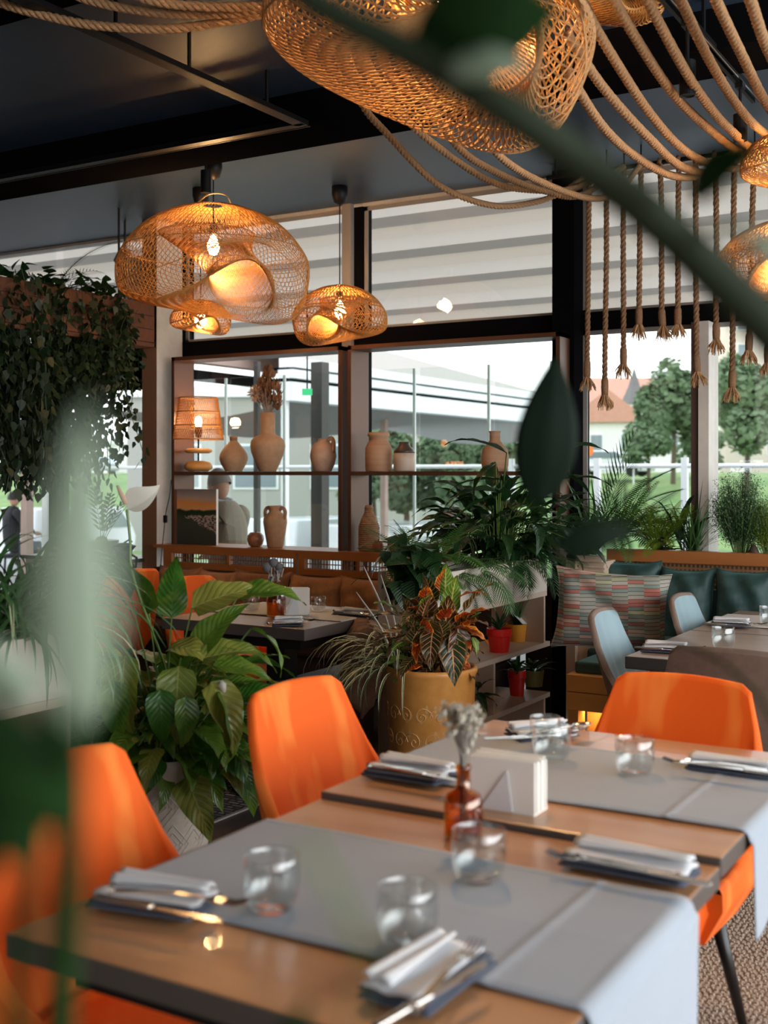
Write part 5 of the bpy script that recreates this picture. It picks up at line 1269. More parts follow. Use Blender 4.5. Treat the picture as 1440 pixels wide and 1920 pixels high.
# ------------------------------------------------------------------ plants
def leaf_mesh(name, L, W, bend, fold, m_, nu=14, nv=8, tip=1.6, base=.5, wave=.0, tipcurl=0.0, petiole=0):
    """leaf blade along +x, arching down by 'bend' (radians over its length)"""
    def g(u, v):
        a = v*2-1; th = bend*u+tipcurl*u**4
        x = 0; z = 0; n = 10
        for k in range(n):
            q = u*(k+.5)/n; t_ = bend*q+tipcurl*q**4; x += math.cos(t_)*u*L/n; z -= math.sin(t_)*u*L/n
        w_ = W/2*(math.sin(PI*u**base)**.9 if 0 < u < 1 else 0)*(1-.25*u**tip)
        y = a*w_; zz = abs(a)*w_*fold+wave*math.sin(u*17+a*2)*abs(a)
        return Vector((x+math.sin(th)*zz, y, z+math.cos(th)*zz))
    q = MB(); q.grid(g, nu, nv)
    o = q.build(name, m_, None, smooth=True)
    me = o.data; bpy.data.objects.remove(o); return me
def put_leaf(me, parent, p_, yaw, pitch, roll, s_, name='leaf', label=None):
    o = bpy.data.objects.new(name, me); col.objects.link(o); o.parent = parent
    o.location = p_; o.rotation_mode = 'ZYX' if False else 'XYZ'
    Rm = Matrix.Rotation(yaw, 3, 'Z') @ Matrix.Rotation(-pitch, 3, 'Y') @ Matrix.Rotation(roll, 3, 'X')
    o.rotation_euler = Rm.to_euler('XYZ'); o.scale = (s_, s_, s_)
    if label: o['label'] = label
    return o
LP = {}
for i, (b_, f_, tc_) in enumerate(((.5, .25, .6), (1.0, .3, .3), (1.5, .2, .0), (.2, .35, 1.0))):
    LP['l%d' % i] = leaf_mesh('leaf', .25, .115, b_, f_, M['lily'], wave=.004, tipcurl=tc_)
    LP['y%d' % i] = leaf_mesh('leaf', .25, .125, b_, f_, M['lilyy'], wave=.006, tipcurl=tc_)
    LP['d%d' % i] = leaf_mesh('leaf', .25, .085, b_, f_, M['lilyd'], wave=.003, tipcurl=tc_)
def clump(t, origin, n, rad, hts, Ls, kinds, seed, ymix=0.0, squash=1.0, pitch=(.2, 1.2), yaw0=0, yawr=2*PI, smin=.7, smax=1.15, stem_m='stem', r0=.05):
    """leaves on arching petioles springing from the origin"""
    R_ = random.Random(seed); st = MB(); o0 = Vector(origin)
    for k in range(n):
        a = yaw0+R_.uniform(-.5, .5)*yawr if yawr < 6 else k*2.399+R_.uniform(-.4, .4)
        lev = (k+.5)/n                                     # 0 inner/top .. 1 outer/low
        el = pitch[1]-(pitch[1]-pitch[0])*lev+R_.uniform(-.15, .15)
        L = Ls[0]+(Ls[1]-Ls[0])*R_.random()
        s0 = o0+Vector((math.cos(a), math.sin(a), 0))*r0*R_.random()
        d = Vector((math.cos(a)*math.cos(el)*squash, math.sin(a)*math.cos(el)*squash, math.sin(el)))
        e = s0+d*L; mid = s0+Vector((0, 0, L*.45))+d*L*.3
        st.tube(crom([s0, mid, e], 6), .0028, 4, False)
        kk = R_.choice(kinds); 
        me = LP[('y' if R_.random() < ymix else kk)+str(R_.randrange(4))]
        put_leaf(me, t, e, a+R_.uniform(-.5, .5), el-R_.uniform(.3, .9), R_.uniform(-.5, .5), R_.uniform(smin, smax))
    st.build('petiole_bunch', M[stem_m], t)
def ribbon(q, p_, yaw, el, L, W, droop, n=9, twist=0, kink=0):
    """strap leaf springing at elevation el and drooping"""
    pts = []; x = 0; z = 0
    prev = None
    for k in range(n+1):
        u = k/n; t_ = el-droop*u**1.3; w_ = W/2*(1-u**3)*(.55+.45*min(1, u*5))
        c_ = Vector(p_)+Vector((math.cos(yaw)*x, math.sin(yaw)*x, z)); sd = Vector((-math.sin(yaw), math.cos(yaw), 0))*w_
        up = Vector((-math.cos(yaw)*math.sin(t_), -math.sin(yaw)*math.sin(t_), math.cos(t_)))*w_*.35
        b_ = len(q.v)
        for j, vv in ((-1, 0), (0, .5), (1, 1)):
            q.v.append(c_+sd*j+(up if j else Vector((0, 0, 0)))); q.uv[b_+j+1] = (u, vv)
        if prev is not None:
            for j in (0, 1): q.face((prev+j, prev+j+1, b_+j+1, b_+j))
        prev = b_; x += math.cos(t_)*L/n; z += math.sin(t_)*L/n
def frond_mesh(name, L, W, nl, m_, bend=1.0, lw=.010, ang=.9, droop=.3, fine=False):
    q = MB(); pts = []
    def axis(u):
        x = z = 0; n = 12
        for k in range(n):
            t_ = bend*u*(k+.5)/n; x += math.cos(t_)*u*L/n; z -= math.sin(t_)*u*L/n
        return Vector((x, 0, z)), bend*u
    q.tube([axis(k/10)[0] for k in range(11)], [.0028*(1-.07*k) for k in range(11)], 4, False)
    for k in range(nl):
        u = .12+.86*(k+.5)/nl; c_, th = axis(u); ll = W/2*(math.sin(PI*(u*.9+.06))**.7); 
        for s_ in (-1, 1):
            d = Vector((math.cos(ang)*math.cos(th), s_*math.sin(ang), -math.cos(ang)*math.sin(th)-droop)).normalized()*ll
            up = Vector((math.sin(th), 0, math.cos(th)))*lw*.15; sd = Vector((math.cos(th), 0, -math.sin(th)))*lw/2
            q.poly([c_, c_+d*.35-sd+up, c_+d, c_+d*.35+sd])
    o = q.build(name, m_); me = o.data; bpy.data.objects.remove(o); return me

# ---- peace lily in the cream pot
wp = Vector((-2.47, 2.80, 0)); t = thing('patterned_pot', 'tall cream pot incised with a geometric fret, behind the near orange chair', 'pot', wp)
MB().lathe([(0, 0), (.118, 0), (.122, .01), (.136, .25), (.150, .515), (.153, .53), (.140, .53), (.136, .48), (0, .475)], 56).build('body', M['pot_w'], t, smooth=True)
MB().lathe([(.137, .48), (.0, .485)], 30).build('soil', M['soil'], t)
q = MB()
def onpot(a, z, r_off=.0008, ra=.1225, rb=.150, H=.515):
    r_ = ra+(rb-ra)*z/H+r_off; return Vector((r_*math.cos(a), r_*math.sin(a), z))
for ia in range(10):
    for iz in range(3):
        a0 = -2.9+ia*.50+(iz % 2)*.25; z0 = .16+iz*.115
        for s_ in (1, .62, .3):     # nested diamonds broken like a meander
            c_ = [(0, -1), (1, 0), (0, 1), (-1, 0), (-.75, -.25)] if s_ != .3 else [(-.2, -.6), (.9, .2), (.2, .8)]
            pts = []
            for (x0, y0), (x1, y1) in zip(c_[:-1], c_[1:]):
                for k in range(5): f = k/4; pts.append(onpot(a0+(x0+(x1-x0)*f)*s_*.36, z0+(y0+(y1-y0)*f)*s_*.062))
            q.tube(pts, .0013, 3, False)
q.build('fret_relief', M['pot_w2'], t)
pl = thing('peace_lily', 'leafy peace lily with yellow-green leaves in the cream pot', 'plant', (wp.x, wp.y, .47))
clump(pl, (0, 0, .02), 230, .1, 0, (.08, .34), ['l'], 5, .16, 1.0, (.12, 1.45), smin=.5, smax=.95, r0=.10)
def look_leaf(t, kind, px, py, D, yaw, pitch, roll, s_, label=None, st=None, org=(0, 0, 0)):
    p_ = at(px, py, D)-t.location; put_leaf(LP[kind], t, p_, yaw, pitch, roll, s_, 'leaf', label)
    if st is not None:
        o0 = Vector(org); st.tube(crom([o0, (o0+p_)/2+Vector((0, 0, .05)), p_], 8), .003, 4, False)
st = MB(); YR = YAW
for (k_, px, py, D, ya, pi_, ro, s_, lab) in (
    ('y1', 235, 1228, 3.35, YR-1.7, -1.1, .2, 1.02, 'large yellowed leaf facing the room'), ('y0', 335, 1248, 3.35, YR-1.6, -1.2, .0, 0.94, None), ('y2', 318, 1215, 3.4, YR-.6, .3, .4, 0.78, None),
    ('y0', 360, 1140, 3.5, YR-.1, .45, .9, 0.94, 'long yellow-brown arching leaf'), ('l1', 445, 1120, 3.5, YR+.0, .35, .5, 0.90, None), ('l0', 365, 1224, 3.4, YR-.3, .9, 1.2, 0.90, None), ('y3', 375, 1235, 3.35, YR+.05, .25, .6, 0.78, None),
    ('l0', 405, 1210, 3.4, YR+.1, -.1, .2, 0.82, None), ('l0', 400, 1248, 3.3, YR+.0, -.0, .5, 0.74, None), ('y1', 395, 1279, 3.3, YR-.6, -.8, .3, 0.94, None), ('l1', 410, 1292, 3.3, YR-.3, -1.0, .0, 1.02, None),
    ('l0', 322, 1160, 3.6, YR-1.2, 1.5, .0, 0.90, None), ('l0', 280, 1150, 3.55, YR-2.6, 1.2, .2, 1.11, None), ('l3', 245, 1120, 3.6, YR-2.9, .9, .4, 0.98, None), ('l1', 205, 1248, 3.4, YR-2.4, -.6, .2, 0.90, None),
    ('l1', 175, 1292, 3.4, YR-2.0, -.9, .4, 0.90, None), ('l1', 215, 1276, 3.3, YR-1.4, -1.2, .2, 0.82, None), ('l2', 300, 1292, 3.25, YR-1.3, -1.1, .1, 0.74, None), ('l1', 345, 1306, 3.25, YR-1.0, -1.2, .0, 0.66, None), ('l0', 180, 1180, 3.5, YR+3.0, .3, .4, 0.98, None), ('l2', 470, 1180, 3.4, YR-.2, -.2, -.3, 0.74, None)):
    look_leaf(pl, k_, px, py, D, ya, pi_, ro, s_, lab, st)
st.build('petiole_bunch', M['stem'], pl)
# its flower
fb = at(238, 955, 3.5)-pl.location
q = MB(); q.tube(crom([(0, 0, .05), (.03, 0, .25), at(252, 1090, 3.5)-pl.location, at(244, 1010, 3.5)-pl.location, fb], 18), .0042, 6); q.build('flower_stalk', M['stem'], pl, smooth=True)
me = leaf_mesh('spathe', .145, .105, -.5, .55, M['spathe'], tipcurl=-.8, base=.6)
put_leaf(me, pl, fb, YR-.05, .42, -.9, .9, 'spathe')
q = MB(); a0 = at(236, 945, 3.49)-pl.location; a1 = at(220, 910, 3.48)-pl.location; q.tube([a0, a0.lerp(a1, .5), a1], [.0075, .0075, .004], 10); q.build('spadix', M['spadix'], pl, smooth=True)
q = MB(); q.tube([at(420, 1300, 3.3)-pl.location+Vector((0, 0, -.0)), at(416, 1284, 3.3)-pl.location, at(415, 1276, 3.3)-pl.location], [.006, .013, .004], 8); q.tube([(0, 0, 0), at(420, 1300, 3.3)-pl.location], .002, 4); q.build('flower_bud', M['spathe'], pl, smooth=True)

# ---- ochre pot with croton and spider plant
op = Vector((-2.27, 4.18, 0)); t = thing('ochre_pot', 'large ochre pot with scrolling leaf relief, before the plant divider', 'pot', op)
MB().lathe([(0, 0), (.150, 0), (.155, .01), (.170, .30), (.180, .585), (.187, .598), (.190, .61), (.186, .622), (.172, .622), (.168, .56), (0, .55)], 64).build('body', M['pot_o'], t, smooth=True)
MB().lathe([(.170, .56), (0, .566)], 30).build('soil', M['soil'], t)
q = MB(); q2 = MB()
def op_(a, z, off=.0012): r_ = .1555+(.180-.1555)*z/.585+off; return Vector((r_*math.cos(a), r_*math.sin(a), z))
a_c = math.atan2(-op.y, -op.x)
for row in range(5):
    for ia in range(12):
        a0 = a_c-2.2+ia*.40+(row % 2)*.2; z0 = .445-row*.102; s_ = 1 if ia % 2 else -1
        sp_ = [op_(a0+s_*.24*math.exp(-.10*k)*math.cos(k*.5), z0+.046*math.exp(-.10*k)*math.sin(k*.5)) for k in range(20)]
        MB().tube(sp_, .0026, 4, False).build('scroll_relief', M['pot_relief'], t)
        for k in (2, 6, 9, 13):
            b_ = sp_[k]; a1 = math.atan2(b_.y, b_.x)
            lf = [op_(a1+.045*math.cos(f*2*PI/8+k), b_.z+.012*math.sin(f*2*PI/8+k)*(1.4 if k < 8 else .8), .0016) for f in range(8)]; q2.poly(lf)
stuff(q2.build('leaf_relief', M['pot_relief'], t))
cr_ = thing('croton', 'croton with dark leaves veined orange and red, in the ochre pot', 'plant', (op.x+.02, op.y-.01, .555))
CR = [leaf_mesh('leaf', .150, .084, b_, .2, M[m_], wave=.004, tipcurl=.3, base=.62) for m_ in ('croton', 'crotono', 'crotong') for b_ in (.3, .9)]
R_ = random.Random(12)
q = MB()
for x, y, h in ((.0, 0, .24), (.07, .03, .3), (-.09, .02, .2), (.08, -.05, .14)): q.tube([(x*.5, y*.5, 0), (x, y, h*.6), (x*1.1, y, h)], .006, 6)
q.build('stem', M['stemb'], cr_)
cl = [(833, 1200, 4.05, 0, YR-1.4, 1.3, 1.25, 0), (802, 1160, 4.1, 0, YR-1.9, 1.45, .9, 0), (845, 1155, 4.1, 2, YR-1.2, 1.45, 1.05, 4), (870, 1148, 4.1, 0, YR-.2, 1.0, 1.0, 0), (865, 1172, 4.05, 1, YR-.7, .5, .95, 0), (850, 1170, 4.05, 1, YR-1.3, -.3, .75, 1),
      (848, 1178, 4.0, 3, YR-.1, .1, .95, 0), (852, 1205, 4.0, 1, YR+.1, -.15, .8, 1), (845, 1182, 4.0, 0, YR-1.4, -1.15, 1.3, 0), (858, 1178, 4.0, 1, YR-1.1, -1.25, 1.2, 0), (812, 1180, 4.0, 0, YR-1.8, -.7, 1.0, 1), (830, 1185, 4.0, 1, YR-1.6, -1.2, .95, 1),
      (790, 1150, 4.15, 2, YR-2.4, .9, .8, 4), (770, 1165, 4.1, 0, YR+2.9, .5, 1.1, 1), (760, 1180, 4.1, 1, YR+3.0, -.1, 1.0, 0), (775, 1190, 4.05, 0, YR-2.5, .0, 1.0, 1), (810, 1130, 4.2, 0, YR-2.0, 1.2, .9, 0), (790, 1200, 4.0, 3, YR-2.2, -.6, .6, 3), (745, 1150, 4.1, 5, YR-2.6, .9, .7, 5), (835, 1120, 4.2, 4, YR-1.6, 1.5, .9, 4), (825, 1108, 4.2, 2, YR-1.0, 1.4, .6, 2), (868, 1215, 4.0, 3, YR-.9, -1.2, .5, 3), (885, 1195, 4.0, 5, YR-.5, -.9, .45, 5)]
for px, py, D, k, ya, pi_, s_, k2 in cl:
    p_ = at(px, py, D+.05)-cr_.location; put_leaf(CR[k2 if k2 else k], cr_, p_, ya, pi_, R_.uniform(-.3, .3), s_, 'leaf')
for k in range(64):
    a = k*2.4; rr = .04+.0012*k; p_ = Vector((rr*math.cos(a)-.03, rr*math.sin(a), .05+.16*((k*7) % 64)/64)); put_leaf(CR[R_.choice((0, 1, 1, 0, 3, 4))], cr_, p_, a, R_.uniform(-.2, 1.2), R_.uniform(-.5, .5), R_.uniform(.7, 1.0), 'leaf')
for k in range(34):
    p_ = at(R_.gauss(785, 24), R_.gauss(1178, 30), 4.12+R_.uniform(-.08, .08))-cr_.location; put_leaf(CR[R_.choice((0, 1, 0, 1, 4, 2))], cr_, p_, YR-1.9+R_.uniform(-1, 1), R_.uniform(-.6, 1.2), R_.uniform(-.4, .4), R_.uniform(.55, .85), 'leaf')
for k in range(9):
    p_ = at(R_.gauss(862, 12), R_.gauss(1172, 16), 4.08)-cr_.location; put_leaf(CR[R_.choice((2, 3))], cr_, p_, YR-.8+R_.uniform(-.9, .9), R_.uniform(-.5, .9), R_.uniform(-.5, .5), R_.uniform(.45, .7), 'leaf')
sp_ = thing('spider_plant', 'striped spider plant spilling over the left side of the ochre pot', 'plant', (op.x-.12, op.y-.05, .565))
R_ = random.Random(6)
m, t_, p, out = new_mat('striped_strap_leaf')
uvn = t_.nodes.new('ShaderNodeUVMap'); uvn.uv_map = 'UVMap'; s_ = t_.nodes.new('ShaderNodeSeparateXYZ'); t_.links.new(uvn.outputs[0], s_.inputs[0])
ed = mth(t_, 'GREATER_THAN', mth(t_, 'ABSOLUTE', mth(t_, 'SUBTRACT', s_.outputs[1], .5)), .27)
t_.links.new(mixc(t_, ed, (.07, .14, .03), (.80, .76, .50)), p.inputs['Base Color']); p.inputs['Roughness'].default_value = .45; M['strap'] = m
m, t_, p, out = new_mat('dark_strap_leaf')
nz = N(t_, 'ShaderNodeTexNoise', Scale=8.0, Detail=2); t_.links.new(coords(t_, (1, 1, 1)), nz.inputs['Vector'])
t_.links.new(mixc(t_, nz.outputs['Fac'], (.012, .05, .015), (.09, .20, .06)), p.inputs['Base Color']); p.inputs['Roughness'].default_value = .35; M['strapd'] = m
for k in range(85):
    q = MB(); a = YR+PI+R_.uniform(-1.9, 1.5); L = R_.uniform(.30, .55); ribbon(q, (R_.uniform(-.04, .04), R_.uniform(-.04, .04), 0), a, R_.uniform(.5, 1.4), L, R_.uniform(.012, .019), R_.uniform(2.3, 3.2), 12)
    q.build('leaf', M['strap'], sp_, smooth=True)
for px, py in ((682, 1062), (714, 1078), (668, 1110)):
    q = MB(); e = at(px, py, 4.3)-sp_.location; m1_ = e*.5+Vector((.02, 0, .02)); q.tube(crom([(0, 0, 0), m1_, e], 8), [.004]*7+[.003, .001], 5); q.build('dry_stalk', M['dry'], sp_)

# ---- divider troughs
DX = -2.54
t = thing('divider_lily', 'large dark peace lily massed in the middle divider', 'plant', (DX, 5.38, .93))
clump(t, (0, 0, 0), 190, .1, 0, (.10, .40), ['d'], 15, .0, 1.0, (.5, 1.45), smin=.6, smax=1.0, r0=.14)
clump(t, (.0, .16, 0), 40, .1, 0, (.10, .26), ['d'], 16, .0, 1.0, (.4, 1.3), smin=.6, smax=.9, r0=.12)
st = MB()
for (k_, px, py, ya, pi_, s_) in (('d0', 950, 850, YR+2.9, .5, 1.25), ('d1', 930, 870, YR-2.7, -.4, .9), ('d0', 1020, 850, YR+.0, .35, 1.3), ('d1', 1020, 880, YR+.0, -.1, 1.3), ('d0', 940, 900, YR+3.1, .1, 1.1), ('d0', 930, 930, YR+3.0, -.3, 1.2), ('d1', 935, 925, YR+3.3, .3, 1.1), ('d0', 960, 955, YR-2.9, -.4, .9), ('d0', 1030, 905, YR-.1, .3, 1.2)):
    look_leaf(t, k_, px, py, 5.5, ya, pi_, rnd.uniform(-.4, .4), s_, None, st)
st.build('petiole_bunch', M['stem'], t)
F1 = [frond_mesh('frond', .34, .13, 26, M['fern'], b_, .009, 1.25, .1) for b_ in (.5, 1.2, 1.8)]
F2 = [frond_mesh('frond', .36, .26, 15, M['fernd'], b_, .013, .75, .35) for b_ in (.7, 1.3, 2.0)]
F2b = [frond_mesh('frond', .36, .26, 15, mat('bright_palm_green', (.07, .16, .05), .45, transl=.3), b_, .012, .75, .35) for b_ in (.7, 1.3, 2.0)]
F3 = [frond_mesh('frond', .30, .10, 30, M['ferny'], b_, .007, 1.3, .1) for b_ in (.5, 1.2)]
def frondy(name, label, loc, meshes, n, seed, el=(.2, 1.3), s=(.7, 1.1), yaw0=0, yr=2*PI, r0=.05, cat='plant'):
    t = thing(name, label, cat, loc); R_ = random.Random(seed)
    for k in range(n):
        a = k*2.4 if yr > 6 else yaw0+R_.uniform(-.5, .5)*yr
        put_leaf(R_.choice(meshes), t, Vector((math.cos(a), math.sin(a), 0))*r0*R_.random(), a, R_.uniform(*el), R_.uniform(-.3, .3), R_.uniform(*s), 'frond')
    q = MB(); q.lathe([(r0*.9, -.015), (r0*.7, .01), (0, .02)], 10); q.build('crown', M['stemb'], t)
    return t
frondy('fern', 'feathery green fern at the near end of the middle divider', (DX-.02, 4.66, .95), F1, 46, 3, (-.1, 1.45), (.7, 1.15))
frondy('parlor_palm', 'palm spilling pale fronds over the white trough front', (DX+.08, 4.95, .95), F2b, 13, 4, (-.2, .9), (.7, 1.0), YR-1.3, 2.4)
frondy('parlor_palm', 'dark palm at the far end of the middle divider', (DX+.08, 5.42, .95), F2, 22, 5, (.0, 1.1), (.7, 1.1), YR-1.0, 3.6)
IV = [leaf_mesh('leaf', .085, .085, .4, .15, M['lilyd'], nu=8, nv=6, base=.42, tip=.5)]
t = thing('ivy', 'dark ivy with broad leaves spilling from the divider corner beside the croton', 'plant', (DX-.03, 4.53, .95)); R_ = random.Random(4)
for k in range(75):
    p_ = at(R_.gauss(775, 28), R_.gauss(1062, 28), 5.0+R_.uniform(-.15, .1))-t.location; put_leaf(IV[0], t, p_, YR-1.57+R_.uniform(-1.3, 1.3), R_.uniform(-1.2, .3), R_.uniform(-.6, .6), R_.uniform(.9, 1.6))
q = MB()
for k in range(12): e = at(R_.gauss(770, 28), R_.gauss(1075, 30), 5.0)-t.location; q.tube(crom([(0, 0, 0), e*.5+Vector((0, 0, .05)), e], 8), .003, 4)
q.build('vine_stem', M['stemb'], t)
t = thing('calathea', 'pale veined leaves of a small plant under the fern', 'plant', (DX+.07, 4.62, .95)); st = MB()
for k in range(9): 
    a = YR-1.5+(k-4)*.3; put_leaf(CR[4], t, (.0, 0, .02), a, .3-.05*k, .2, .55)
st.tube([(0, 0, 0), (0, 0, .04)], .008, 6); st.build('stem', M['stem'], t)
# cacti and pots in the divider cells
def p_cell(px, pb, X=-2.47): return at_x(px, pb, X)
p_ = p_cell(936, 1225, -2.46); p_.z = .5245
t = pot('red_pot', 'glossy red pot on the upper divider shelf beside the croton', p_, .047, .062, .115, M['red'])
q = MB(); R_ = random.Random(2)
for k in range(14): ribbon(q, (0, 0, .10), R_.uniform(0, 6.3), R_.uniform(.6, 1.4), R_.uniform(.08, .15), .02, .7)
q.build('foliage', M['fernd'], t)
p2_ = p_cell(968, 1213, -2.54); p2_.z = .5245
t = pot('orange_pot', 'small orange-yellow pot with paper wrap and a spiky plant behind the red pot', p2_, .045, .055, .09, M['yel'], rim=False)
q = MB(); q.poly([(.05, -.03, .095), (.06, .05, .09), (-.03, .06, .17), (-.05, -.02, .18)]); q.poly([(.05, -.03, .094), (-.05, -.02, .179), (-.03, .06, .169), (.06, .05, .089)]); q.build('paper_wrap', M['paper'], t)
for k in range(9): q = MB(); ribbon(q, (.01*math.cos(k), .01*math.sin(k), .08), k*.7, 1.25, .17, .022, .3); q.build('leaf', M['strapd'], t)
q = MB()
for k in range(14): q.tube([(-.03+R_.uniform(-.01, .01), 0, .08), (-.05+R_.uniform(-.03, .03), R_.uniform(-.03, .03), .17)], .0018, 4)
q.build('twigs', M['dry'], t)
p_ = p_cell(1001, 1290, -2.53); p_.z = .2595
t = pot('olive_pot', 'small olive ceramic pot with a dark plant on the lower divider shelf', p_, .045, .055, .085, M['olive'], rim=False)
for k in range(16): q = MB(); ribbon(q, (0, 0, .075), k*2.4, R_.uniform(.4, 1.2), R_.uniform(.10, .18), .03, .9); q.build('leaf', M['strapd'], t)
p_ = p_cell(969, 1308, -2.50); p_.z = .2595
t = pot('red_pot', 'narrow red pot half behind the divider upright on the lower shelf', p_, .035, .047, .13, M['red'])
for k in range(12): q = MB(); ribbon(q, (0, 0, .115), k*2.4, R_.uniform(.3, 1.2), R_.uniform(.08, .15), .028, .9); q.build('leaf', M['strapd'], t)
p_ = p_cell(896, 1330, -2.44); p_.z = .2595
t = thing('rubber_plant', 'small dark plant peeping past the ochre pot on the lower shelf', 'plant', p_)
MB().lathe([(0, 0), (.04, 0), (.05, .07), (.042, .07), (0, .06)], 18).build('pot', M['olive'], t)
for k, (ya, pi_) in enumerate(((YR-.1, .3), (YR+.3, -.2), (YR-1.2, -.4), (YR-.8, .9), (YR+1.5, .4))): put_leaf(LP['d0'], t, (0, 0, .09+.01*k), ya, pi_, .2, .5)
MB().tube([(0, 0, .05), (0, 0, .14)], .004, 5).build('stem', M['stem'], t)

# ---- plants behind the green bench
PZ = .965
frondy('areca_palm', 'upright feathery palm rising against the right window beside the post', at_y(1120, 1010, 6.05)*1.0, [frond_mesh('frond', .60, .36, 15, M['fernd'], .35, .013, .6, -.15), frond_mesh('frond', .5, .34, 15, M['fernd'], .8, .013, .6, .0)], 9, 8, (.5, 1.5), (.9, 1.15), YR+.4, 2.0)
def sill(name, label, px, Y=6.16): p_ = at_y(px, 1030, Y); p_.z = PZ; return thing(name, label, 'plant', p_)
def strappy(name, label, px, n, L, W, el, dr, m_, seed, Y=6.14, py=None):
    t = sill(name, label, px, Y); R_ = random.Random(seed)
    if py: t.location.z = at_y(px, py, Y).z
    for k in range(n):
        q = MB(); ribbon(q, (R_.uniform(-.03, .03), R_.uniform(-.02, .02), 0), k*2.4+R_.uniform(-.3, .3), R_.uniform(*el), R_.uniform(*L), R_.uniform(*W), R_.uniform(*dr), 9); q.build('leaf', m_, t, smooth=True)
    return t
strappy('dracaena', 'bright green strap-leaved plant next to the window post', 1108, 40, (.25, .5), (.015, .024), (.7, 1.45), (.5, 1.6), M['strapd'], 9, 5.95)
frondy('fern', 'arching dark fern left of the lime fern on the right sill', at_y(1160, 1000, 6.1), F1, 34, 21, (.0, 1.2), (.8, 1.3))
frondy('fern', 'lime-green fern catching light on the right sill', at_y(1236, 1018, 6.16), F3, 40, 22, (.3, 1.4), (.7, 1.1))
t = sill('anthurium', 'plant with upright dark paddle leaves in the middle of the right sill', 1282)
for px, py, pi_, s_, ya in ((1262, 960, 1.2, 1.0, YR+2.6), (1283, 955, 1.4, 1.0, YR+.1), (1246, 990, 1.1, .8, YR+2.9), (1300, 975, 1.0, .8, YR), (1275, 985, 1.3, .8, YR+1.6)):
    p_ = at_y(px, py+30, 6.14)-t.location; put_leaf(LP['d3'], t, p_, ya, pi_, .3, s_*.8); MB().tube([(0, 0, 0), p_*.6, p_], .004, 5).build('petiole', M['stem'], t)
strappy('grass_plant', 'tuft of grassy leaves before the right mullion', 1302, 60, (.18, .42), (.006, .012), (.7, 1.5), (.1, 1.1), M['strapd'], 10)
t = sill('bird_nest_fern', 'small dark rosette left of the paddle-leaved plant', 1236, 6.1)
for k in range(9): put_leaf(LP['d0'], t, (0, 0, 0), k*2.4, R_.uniform(.5, 1.3), .2, .6)
for i, (px, lab, w_, h_, mm, sd) in enumerate(((1388, 'big airy asparagus fern at the right of the sill', .17, .36, 'fernd', 1), (1440, 'airy lime-tinged asparagus fern cut by the right edge', .13, .26, 'ferny', 2))):
    t = sill('asparagus_fern', lab, px); R_ = random.Random(sd); q = MB(); st = MB()
    for k in range(130 if i == 0 else 60):
        a = R_.uniform(0, 2*PI); rr = w_*math.sqrt(R_.random()); h = h_*(1.1-.5*(rr/w_)**2)*R_.uniform(.75, 1.15); tip = Vector((rr*math.cos(a), rr*math.sin(a)*.45, h)); st.tube([(tip.x*.2, tip.y*.2, 0), (tip.x*.5, tip.y*.5, h*.5), tip], .0016, 3, False)
        for j in range(120):
            f = R_.uniform(.35, 1.05); c_ = tip*f+Vector((R_.gauss(0, .022), R_.gauss(0, .018), R_.gauss(0, .018))); d = Vector((R_.gauss(0, 1), R_.gauss(0, 1), R_.gauss(.3, 1))).normalized()*.013; w2_ = d.orthogonal().normalized()*.0018
            q.poly([c_-w2_, c_+w2_, c_+d])
    stuff(q.build('needle_mass', M[mm], t)); st.build('stems', M['stem'], t)
t = sill('pebble_cone', 'small dark cone ornament at the right end of the sill', 1413, 6.13); t['category'] = 'ornament'; t['label'] = 'small dark cone ornament at the right end of the sill'
MB().lathe([(0, 0), (.035, 0), (.03, .03), (.012, .065), (0, .075)], 14).build('body', M['darkneck'], t, smooth=True)

# ---- left divider plants
t = thing('dracaena', 'big dark strap-leaved plant filling the trough at the left edge', 'plant', (-2.50, 2.16, .93)); R_ = random.Random(17)
for k in range(190):
    q = MB(); a = R_.uniform(0, 2*PI); ribbon(q, (R_.uniform(-.08, .08), R_.uniform(-.15, .12), 0), a, R_.uniform(.5, 1.45), R_.uniform(.32, .58), R_.uniform(.014, .026), R_.uniform(1.2, 3.0), 10); q.build('leaf', M['strapd'], t, smooth=True)
t = thing('spider_plant', 'pale-edged spider plant hanging over the white trough at the left', 'plant', (-2.46, 2.22, .94))
for k in range(46):
    q = MB(); a = YR+R_.uniform(-2.2, 1.0); ribbon(q, (R_.uniform(-.04, .04), R_.uniform(-.06, .06), 0), a, R_.uniform(.4, 1.2), R_.uniform(.3, .5), R_.uniform(.010, .016), R_.uniform(2.0, 3.0), 10); q.build('leaf', M['strapd'] if k % 3 else M['strap'], t, smooth=True)
t = thing('cream_flowers', 'cream blossoms among the dark leaves at the left edge', 'flowers', at(90, 1045, 3.3)); q = MB()
for k in range(11):
    c_ = Vector((R_.gauss(0, .03), R_.gauss(0, .03), R_.gauss(0, .03)))
    for j in range(5): a = j*1.256; d = Vector((math.cos(a), math.sin(a)*.6, .3+math.sin(a)*.3))*.016; s2 = d.cross(Vector((0, 0, 1)))*.4; q.poly([c_, c_+d*.6-s2, c_+d, c_+d*.6+s2])
stuff(q.build('petals', M['dry'], t)); MB().tube([(0, 0, -.16), (.01, 0, -.05), (0, 0, 0)], .003, 5).build('stem', M['stem'], t)

